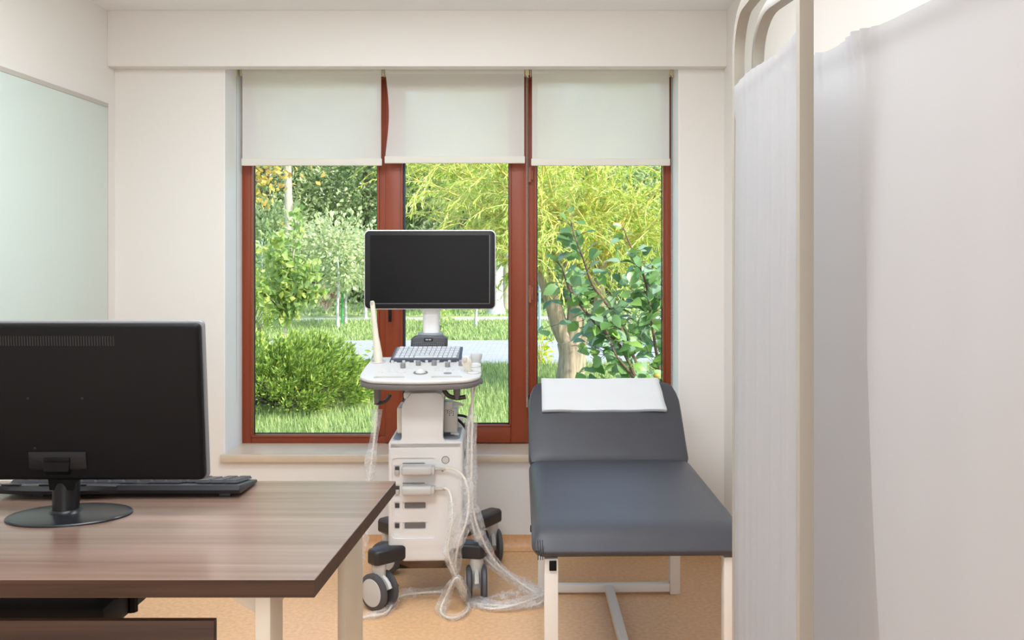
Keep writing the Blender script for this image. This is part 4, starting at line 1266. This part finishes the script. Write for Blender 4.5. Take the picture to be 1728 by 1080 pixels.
# tall pale trunk with a high crown
Yt = 27.0
t = thing('tall_tree', 'tall slender tree with a bare pale trunk beyond the lawn', 'tree', ((487 - VX) * Yt / F, Yt, GZ))
obj('trunk', MB().tube(catmull([(0, 0, 0), (.02, 0, 2), (-.03, 0, 4.5), (.02, 0, 7)]), lambda u: .135 - .05 * u, 12), 'barkpale', t, local=True)
obj('crown', crown(5000, 40, 2.2, 2.0, 1.7, 7.6, .5, .24, .16, 71, .1), 'fol_a', t, local=True, smooth=0)

# golden maple branches hanging at the top, from a tree standing beside the window
Ym = 11.0
t = thing('maple_tree', 'golden-leaved maple with branches reaching into the top of the view', 'tree', (-4.9, Ym, GZ))
q = MB(); q.tube(catmull([(0, 0, 0), (.05, 0, 1.2), (0, .1, 2.6), (.1, .1, 4.2)]), lambda u: .13 - .06 * u, 10)
brs = [((.0, .05, 2.2), (.9, -.1, 2.5), (1.7, -.1, 2.32)), ((.05, .08, 2.5), (1.0, .2, 2.75), (1.9, .2, 2.6)), ((.05, .08, 2.9), (.9, -.3, 3.1), (1.8, -.3, 3.0)), ((0, .1, 2.7), (-.8, .2, 3.1), (-1.4, .2, 3.4))]
C = []; Dd = []
rg = np.random.default_rng(33)
for b3 in brs:
    ln_ = catmull(b3, 8); q.tube(ln_, lambda u: .03 * (1 - .85 * u), 6)
    for p in ln_[4:]:
        for _ in range(26):
            C.append(np.array(p) + rg.normal(0, .15, 3)); Dd.append(rg.normal(0, .6, 3) + np.array([.2, 0, -.5]))
obj('trunk', q, 'barkdark', t, local=True)
obj('leaves', leafquads(np.array(C), np.array(Dd), np.full(len(C), .075), np.full(len(C), .065), 5, .1), 'maple', t, local=True, smooth=0)

# young broad-leaved sapling by the path
bp_ = Vector(((479 - VX) * 12.3 / F, 12.3, GZ))
t = thing('sapling', 'young pale green sapling with thin pinkish stem just behind the juniper', 'tree', bp_)
q = MB(); main = catmull([(0, 0, 0), (.02, 0, .6), (.06, 0, 1.0), (.12, .02, 1.5), (.18, .02, 2.05)], 6); q.tube(main, lambda u: .022 * (1 - .75 * u), 7)
stems = [main[8:]]
for s0, s1, s2 in (((.03, 0, .75), (-.12, .05, 1.15), (-.22, .05, 1.55)), ((.05, 0, .8), (.24, -.05, 1.15), (.38, -.05, 1.35)), ((.03, 0, .7), (.16, .1, .95), (.42, .1, 1.05)), ((.06, 0, 1.0), (.0, -.1, 1.4), (-.04, -.1, 1.75)), ((.02, 0, .75), (-.15, -.1, .95), (-.33, -.1, 1.1))):
    l_ = catmull((s0, s1, s2), 8); q.tube(l_, lambda u: .012 * (1 - .7 * u), 6); stems.append(l_)
C = []; Dd = []
for l_ in stems:
    for p in l_:
        for _ in range(11): C.append(np.array(p) + rg.normal(0, .065, 3)); Dd.append(rg.normal(0, .7, 3) + np.array([0, 0, -.3]))
obj('stem', q, 'barkpale', t, local=True)
obj('leaves', leafquads(np.array(C), np.array(Dd), np.full(len(C), .10), np.full(len(C), .085), 6, .2), 'sapling', t, local=True, smooth=0)

# thin whitewashed saplings farther off
def small_tree(px, pyb, top_py, lab, seed, cm='fol_a', cw_=.75, nn=1100):
    b0 = OG(px, pyb); Y = b0.y; h = (pyb - top_py) * Y / F
    t = thing('whitewashed_sapling', lab, 'tree', b0, group='whitewashed saplings on the lawn')
    obj('trunk', trunk_mb((0, 0, 0), h, .035, .015, seed, .015, 0, .6, 7), 'barkwhite', t, local=True)
    obj('crown', crown(nn, 22, cw_, cw_, h * .30, h * .72, .16, .11, .075, seed, .1), cm, t, local=True, smooth=0)
small_tree(442, 557, 408, 'whitewashed sapling nearest the window jamb, behind the juniper', 201, 'fol_a', .6)
small_tree(570, 556, 372, 'whitewashed sapling beside the green stake', 202, 'fol_b', .95, 1800)
small_tree(583, 549, 400, 'sapling with a dark thin trunk standing against the green stake', 203, 'fol_a', .8)
small_tree(617, 538, 400, 'whitewashed sapling partly hidden by the ultrasound screen', 204, 'fol_c', .8)
small_tree(803, 552, 470, 'short bare whitewashed sapling seen beside the monitor arm', 205, 'sapling', .16, 90)
gp = OG(581, 549); gp.y -= .12
st_ = obj('garden_stake', MB().cyl((gp.x - .02, gp.y, GZ), (gp.x - .02, gp.y, GZ + .72), .022, n=8), 'stakegreen'); tag(st_, 'bright green stake propping a sapling on the lawn', 'stake')
pb = OG(910.5, 566)
st_ = obj('garden_post', MB().cyl((pb.x, pb.y, GZ), (pb.x, pb.y, GZ + 1.2), .024, n=10), 'postblue'); tag(st_, 'pale blue post glimpsed between the window mullion and the willow', 'post')

# dry bush
b0 = OG(550, 528); t = thing('dry_bush', 'brown leafless twiggy bush on the far lawn', 'shrub', b0)
q = MB(); rr2 = random.Random(5); C = []; Dd = []
for k in range(34):
    a = rr2.uniform(0, 2 * PI); sp_ = rr2.uniform(.1, .5); hh_ = rr2.uniform(.55, .82)
    l_ = catmull([(0, 0, 0), (math.cos(a) * sp_ * .45, math.sin(a) * sp_ * .45, hh_ * .55), (math.cos(a) * sp_, math.sin(a) * sp_, hh_)], 5)
    q.tube(l_, lambda u: .008 * (1 - .7 * u), 5)
    for p in l_[5:]:
        for _ in range(10): C.append(np.array(p) + rg.normal(0, .07, 3)); Dd.append(rg.normal(0, 1, 3) + np.array([0, 0, .5]))
obj('stems', q, 'barkpale', t, local=True)
obj('twigs', leafquads(np.array(C), np.array(Dd), np.full(len(C), .12), np.full(len(C), .018), 9), 'drybush', t, local=True, smooth=0)

# big old trunks seen in the middle pane
b0 = OG(855, 522); t = thing('old_tree', 'pale straight trunk just behind the farther willow, beside the brown sash', 'tree', b0)
obj('trunk', MB().tube(catmull([(0, 0, 0), (.05, 0, 1.5), (.0, 0, 3.4), (.1, 0, 5.2)], 6), lambda u: .16 - .06 * u, 12), 'barkpale', t, local=True)
obj('crown', crown(3500, 34, 2.0, 1.8, 1.4, 4.9, .5, .2, .13, 78, .1), 'fol_a', t, local=True, smooth=0)
# small plants
def plant(px, pyb, h, wd, cm, lab, seed, nn=260):
    b0 = OG(px, pyb); t = thing('small_plant', lab, 'plant', b0)
    q = MB(); rr3 = random.Random(seed)
    for k in range(5): q.tube([(0, 0, 0), (rr3.uniform(-1, 1) * wd * .5, rr3.uniform(-1, 1) * wd * .5, h * .9)], .006, 5)
    obj('stems', q, 'barkpale', t, local=True)
    obj('leaves', crown(nn, 14, wd * .5, wd * .5, h * .45, h * .55, .05, .09, .04, seed), cm, t, local=True, smooth=0)
plant(745, 562, .62, .45, 'sapling', 'small leafy plant on the lawn just beside the monitor arm', 301)
plant(909, 618, .35, .16, 'yellowleaf', 'small yellow-green plant at the path edge by the window mullion', 302, 160)
plant(634, 612, .30, .06, 'sapling', 'thin green plant at the path edge behind the wand probe', 303, 40)
plant(1075, 560, .75, 1.3, 'fol_b', 'round low bush on the lawn seen through the quince leaves', 304, 900)

# juniper
def juniper(name, lab, cx, cy, rx, ry, h, nspray, seed):
    t = thing(name, lab, 'shrub', (cx, cy, GZ))
    rg = np.random.default_rng(seed); Cs = []; Ds = []; q = MB()
    for k in range(nspray):
        a = rg.uniform(0, 2 * PI); rr3 = rg.uniform(.15, 1.0) ** .55
        ex, ey = math.cos(a) * rr3 * rx, math.sin(a) * rr3 * ry
        ez = h * math.sqrt(max(.06, 1 - rr3 ** 2.6)) * rg.uniform(.72, 1.06)
        end = np.array([ex, ey, ez]); start = np.array([ex * .35, ey * .35, ez * .30])
        L_ = .30; dr = end - start; dl = np.linalg.norm(dr); dr = dr / dl
        dr = dr + np.array([0, 0, .28]); dr /= np.linalg.norm(dr)
        m = 62
        u = rg.uniform(0, 1, m) ** .8
        side = rg.normal(0, 1, (m, 3)); side -= (side @ dr)[:, None] * dr
        wdt = .075 * (1 - u) ** .8 + .008
        base = end - dr * L_ * .75
        C = base + dr * (u * L_)[:, None] + side * (wdt * .55)[:, None]
        Cs.append(C); Ds.append(dr * 1.2 + side * .45 + rg.normal(0, .15, (m, 3)))
        if k % 6 == 0: q.tube([Vector((0, 0, .02)), Vector(start), Vector(base)], lambda w_: .016 - .009 * w_, 5)
    C = np.concatenate(Cs); Dd = np.concatenate(Ds)
    k = C[:, 2] > .01; C, Dd = C[k], Dd[k]
    obj('branches', q, 'barkdark', t, local=True)
    obj('foliage', leafquads(C, Dd, np.full(len(C), .055), np.full(len(C), .017), seed + 1, .1), 'juniper', t, local=True, smooth=0)
juniper('juniper_shrub', 'low spreading bright green juniper on the lawn just outside the window', -2.62, 9.35, 1.0, .85, .66, 620, 91)
juniper('juniper_shrub', 'second juniper at the window jamb, behind the large spreading one', -3.75, 10.6, .75, .6, .80, 260, 92)
juniper('juniper_shrub', 'dark small conifer beside the whitewashed sapling at the window jamb', -5.55, 18.0, .42, .4, 1.15, 160, 93)

# willow
wb = OG(962, 652); wb.z = GZ
wl = thing('willow_tree', 'forked willow with grey trunk and yellow-green drooping twigs', 'tree', wb)
Yw = wb.y
def W(px, py, dy=0.0): return P(px, py, Yw + dy) - Vector(wb)
q = MB()
q.tube(catmull([W(961, 660), W(962, 640), W(966, 600), W(961, 575)], 6), lambda u: .175 - .03 * u, 14)
limbA = [W(962, 582), W(948, 560), W(938, 530), W(930, 500), W(920, 470), W(914, 440), W(911, 425)]
limbB = [W(966, 590), W(969, 560), W(972, 520), W(968, 480), W(963, 450), W(962, 425)]
limbC = [W(972, 590), W(986, 568), W(996, 555), W(1010, 520, -.1), W(1012, 480, -.1), W(1010, 445, -.1)]
q.tube(catmull(limbA, 5), lambda u: .105 - .025 * u, 12); q.tube(catmull(limbB, 5), lambda u: .11 - .03 * u, 12); q.tube(catmull(limbC, 5), lambda u: .075 - .02 * u, 10)
for hd_ in (W(911, 424), W(962, 424), W(1010, 443, -.1)): q.ball(hd_, .10, (1.0, 1.0, .8), 8)
obj('trunk', q, 'bark', wl, local=True)
def willow_crown(heads, seed, L0, L1, nsub, nleaf, leaf, scale=1.0):
    rw = np.random.default_rng(seed); q = MB(); C = []; Dd = []
    def twig(p, d, L_, droop, k=7):
        pts = [p]; dd = np.array(d, float)
        for i in range(k):
            dd = dd + np.array([0, 0, -droop * (.2 + i / k)]) + rw.normal(0, .09, 3); dd /= np.linalg.norm(dd)
            pts.append(pts[-1] + Vector(dd * L_ / k))
        return pts
    for hp0, nb in heads:
        for k in range(nb):
            a = rw.uniform(0, 2 * PI); el = rw.uniform(.2, 1.25)
            d = np.array([math.cos(a) * math.cos(el), math.sin(a) * math.cos(el), math.sin(el)])
            L_ = rw.uniform(L0, L1); r_ = rw.uniform(.013, .030) * scale
            br = twig(hp0, d, L_, .05); q.tube(br, lambda u: r_ * (1 - .72 * u), 6)
            for s_ in range(nsub):
                i = rw.integers(2, len(br)); p = br[i]; b2 = rw.normal(0, .7, 3); d2 = np.array((br[i] - br[i - 1]).normalized()) * .8 + b2
                tw_ = twig(p, d2 / np.linalg.norm(d2), rw.uniform(.45, 1.0) * scale, .26); q.tube(tw_, lambda u: .0062 * scale * (1 - .6 * u), 4, caps=False)
                for j in range(1, len(tw_)):
                    for _ in range(nleaf):
                        C.append(np.array(tw_[j - 1].lerp(tw_[j], rw.uniform(0, 1)))); Dd.append(np.array((tw_[j] - tw_[j - 1]).normalized()) + rw.normal(0, .5, 3) + np.array([0, 0, -.35]))
    C = np.array(C); Dd = np.array(Dd)
    return q, leafquads(C, Dd, np.full(len(C), leaf[0]), np.full(len(C), leaf[1]), seed, .15)
q, lv = willow_crown([(W(911, 426), 20), (W(962, 426), 22), (W(1010, 446, -.1), 18), (W(930, 470), 5), (W(985, 470, .2), 6)], 17, 1.0, 2.0, 11, 5, (.085, .015))
obj('branches', q, 'willowtwig', wl, local=True)
obj('leaves', lv, 'willowleaf', wl, local=True, smooth=0)
# farther willow with a straight old trunk
b0 = OG(837, 530)
w2 = thing('willow_tree', 'farther willow with thick straight trunk, limewashed at the foot, beside the ultrasound screen', 'tree', b0)
q = MB()
q.tube(catmull([(0, 0, 0), (.0, 0, 1.0), (.03, 0, 1.35)], 8), lambda u: .19 * (1 + .35 * max(0, .15 - u) / .15) - .02 * u, 14, mi=1)
q.tube(catmull([(.03, 0, 1.34), (.02, 0, 1.8), (.0, 0, 2.05)], 6), lambda u: .172 - .02 * u, 14, mi=0)
for e_ in ((.25, 0, 3.4), (-.35, .1, 3.5), (.9, .1, 2.6), (-.9, -.1, 2.9)): q.tube(catmull([(0, 0, 1.95), (e_[0] * .4, e_[1] * .4, 1.95 + (e_[2] - 1.95) * .45), e_], 6), lambda u: .085 - .05 * u, 8, mi=2)
obj('trunk', q, ['barkdark', 'barkwhite', 'willowtwig'], w2, local=True)
q, lv = willow_crown([(Vector((0, 0, 2.1)), 14), (Vector((.25, 0, 3.3)), 9), (Vector((-.35, .1, 3.4)), 9), (Vector((.9, .1, 2.6)), 7), (Vector((-.9, -.1, 2.9)), 7)], 29, 1.2, 2.6, 12, 4, (.13, .026), 1.3)
obj('branches', q, 'willowtwig', w2, local=True)
obj('leaves', lv, 'willowleaf', w2, local=True, smooth=0)
wl['group'] = w2['group'] = 'willows behind the window'

# broad-leaved quince close to the pane
qb = Vector((.62, 5.75, GZ)); t = thing('quince_bush', 'broad-leaved leafy bush growing close against the window pane', 'shrub', qb)
def Q(px, py, Y): return P(px, py, Y) - qb
stems = [[Vector((0, 0, 0)), Q(1085, 690, 5.75), Q(1050, 590, 5.7), Q(1004, 545, 5.65), Q(962, 490, 5.6), Q(950, 455, 5.6), Q(938, 440, 5.6)],
         [Vector((.02, 0, 0)), Q(1105, 700, 5.8), Q(1068, 600, 5.75), Q(1035, 530, 5.7), Q(1000, 480, 5.65), Q(982, 430, 5.6), Q(970, 400, 5.6), Q(964, 375, 5.6)],
         [Vector((.05, 0, 0)), Q(1120, 690, 5.9), Q(1105, 580, 5.85), Q(1090, 480, 5.8), Q(1070, 430, 5.8), Q(1052, 385, 5.8)],
         [Vector((.05, .1, 0)), Q(1135, 640, 6.0), Q(1120, 540, 6.0), Q(1112, 500, 6.0), Q(1080, 470, 6.0)],
         [Vector((.0, -.05, 0)), Q(1100, 700, 5.65), Q(1070, 640, 5.6), Q(1040, 600, 5.55), Q(1030, 575, 5.55)]]
q = MB(); lf = MB(); rq = random.Random(4)
def broad_leaf(mb, p, d, nrm, L_, w_):
    d = d.normalized(); s = d.cross(nrm).normalized(); nn_ = s.cross(d)
    prof = [(0, .03), (.12, .28), (.32, .48), (.55, .46), (.78, .28), (.93, .1), (1.0, .01)]
    vs = []; fs = []; cup = rq.uniform(.05, .35); bend = rq.uniform(-.1, .35)
    for t_, hw in prof:
        c = p + d * (L_ * t_) - nn_ * (bend * L_ * t_ * t_)
        vs += [c - s * (hw * w_) + nn_ * (cup * hw * w_), c, c + s * (hw * w_) + nn_ * (cup * hw * w_)]
    for i in range(6):
        a = i * 3; fs += [(a, a + 1, a + 4, a + 3), (a + 1, a + 2, a + 5, a + 4)]
    mb.add(vs, fs)
leaves = 0
for si, stp in enumerate(stems):
    l_ = catmull(stp, 7); q.tube(l_, lambda u: .013 * (1 - .72 * u), 7)
    i0 = int(len(l_) * (.30 if si != 4 else .2))
    for i in range(i0, len(l_)):
        for _ in range((3 if si in (2, 3) else 2) if i < i0 + (len(l_) - i0) * .62 else 1):
            tg = (l_[min(i + 1, len(l_) - 1)] - l_[i - 1]).normalized()
            if rq.random() < .12: continue
            d = Vector((rq.uniform(-1, 1), rq.uniform(-1, .6), rq.uniform(-.7, .6))) + tg * .4
            pet = l_[i] + d.normalized() * rq.uniform(.02, .07)
            q.tube([l_[i], pet], .0018, 4)
            sz = rq.uniform(.065, .105) * (1 if i < len(l_) - 5 else .7)
            broad_leaf(lf, pet, d + Vector((0, 0, -.25)), Vector((rq.uniform(-.6, .6), rq.uniform(-.9, .3), rq.uniform(.4, 1))), sz, sz * .78)
# side shoots fill the pane corner
for k in range(250):
    u_ = rq.random() ** .7
    p = Q(1000 + 150 * u_ - 40 * rq.random() * (1 - u_), rq.uniform(470 - 60 * u_ * u_, 700) if u_ > .4 else rq.uniform(540, 650), rq.uniform(5.7, 6.4))
    d = Vector((rq.uniform(-1, 1), rq.uniform(-1, .6), rq.uniform(-.8, .5)))
    q.tube([p - d.normalized() * .05 + Vector((.01, .02, -.02)), p], .0015, 4)
    broad_leaf(lf, p, d, Vector((rq.uniform(-.6, .6), rq.uniform(-.9, .3), rq.uniform(.4, 1))), rq.uniform(.075, .11), rq.uniform(.06, .085))
for k in range(85):
    p = Q(rq.gauss(1035, 38), rq.gauss(540, 42), rq.uniform(5.55, 5.9))
    d = Vector((rq.uniform(-1, 1), rq.uniform(-1, .6), rq.uniform(-.8, .5)))
    q.tube([p - d.normalized() * .06, p], .0015, 4)
    broad_leaf(lf, p, d, Vector((rq.uniform(-.6, .6), rq.uniform(-.9, .3), rq.uniform(.4, 1))), rq.uniform(.07, .10), rq.uniform(.055, .08))
obj('stems', q, 'quincestem', t, local=True)
obj('leaves', lf, 'quince', t, local=True, smooth=60)
fb_ = MB(); fb_.ball(Q(1108, 634, 5.5), .02, (1, 1, .8), 8); obj('flower', fb_, 'maple', t, local=True, label='small yellow bloom')

# ================================================================== LIGHT
world = bpy.data.worlds.new('World'); SC.world = world; world.use_nodes = True
nt = world.node_tree; bg = nt.nodes['Background']
sky = nt.nodes.new('ShaderNodeTexSky'); sky.sky_type = 'NISHITA'; sky.sun_disc = False
sky.sun_elevation = math.radians(42); sky.sun_rotation = math.radians(119); sky.air_density = 1.0; sky.dust_density = 1.5; sky.ozone_density = 1.0
nt.links.new(sky.outputs[0], bg.inputs['Color']); bg.inputs['Strength'].default_value = 0.5
sun = bpy.data.lights.new('sun', 'SUN'); sun.energy = 5.6; sun.angle = math.radians(.6); sun.color = (1.0, .95, .85)
so_ = bpy.data.objects.new('sun', sun); COL.objects.link(so_)
sd = Vector((.68, -.38, .70)); so_.rotation_euler = sd.to_track_quat('Z', 'Y').to_euler()

def area(name, loc, size, energy, col=(1, 1, 1), rot=(0, 0, 0)):
    l = bpy.data.lights.new(name, 'AREA'); l.shape = 'RECTANGLE'; l.size, l.size_y = size; l.energy = energy; l.color = col
    o = bpy.data.objects.new(name, l); COL.objects.link(o); o.location = loc; o.rotation_euler = rot
    return o
area('added_ceiling_fill', (-.6, 3.2, ZC - .01), (1.4, .5), 25, (.88, .945, 1))  # unseen light added under the ceiling to brighten the far part of the room
area('added_ceiling_fill', (-.6, 1.7, ZC - .01), (1.4, .5), 24, (.88, .945, 1))  # second added light, out of view, fills floor and low walls
area('added_uplight', (-.75, 1.7, 2.02), (1.2, .5), 20, (.88, .945, 1), rot=(PI, 0, 0))  # floating light added in mid-room to brighten the ceiling; no fitting hangs here
area('added_rear_fill', (-.5, YN - .02, 1.62), (1.9, 1.35), 24, (.95, .98, 1), rot=(PI / 2, 0, 0))  # fill light added in the made-up rear opening, lifts the lower walls
pt = area('daylight_portal', ((OX0 + OX1) / 2, YB + WT + .02, 1.4), (OX1 - OX0, 1.9), 1, rot=(-PI / 2, 0, 0))
pt.data.cycles.is_portal = True

# ================================================================== CAMERA
cam = bpy.data.cameras.new('camera'); co = bpy.data.objects.new('camera', cam); COL.objects.link(co)
co.location = (0, 0, EYE); co.rotation_euler = (PI / 2, 0, 0)
cam.sensor_width = 36; cam.lens = F / 1728 * 36
cam.shift_x = -(VX - 864) / 1728; cam.shift_y = -(540 - VY) / 1728
cam.clip_start = .05; cam.clip_end = 300
SC.camera = co
SC.view_settings.view_transform = 'Standard'; SC.view_settings.look = 'None'
SC.view_settings.exposure = 0.2; SC.view_settings.gamma = 1.0
SC.view_settings.use_curve_mapping = False
SC.cycles.max_bounces = 10; SC.cycles.diffuse_bounces = 6; SC.cycles.transparent_max_bounces = 24
SC.cycles.sample_clamp_indirect = 8.0
SC.cycles.use_denoising = True
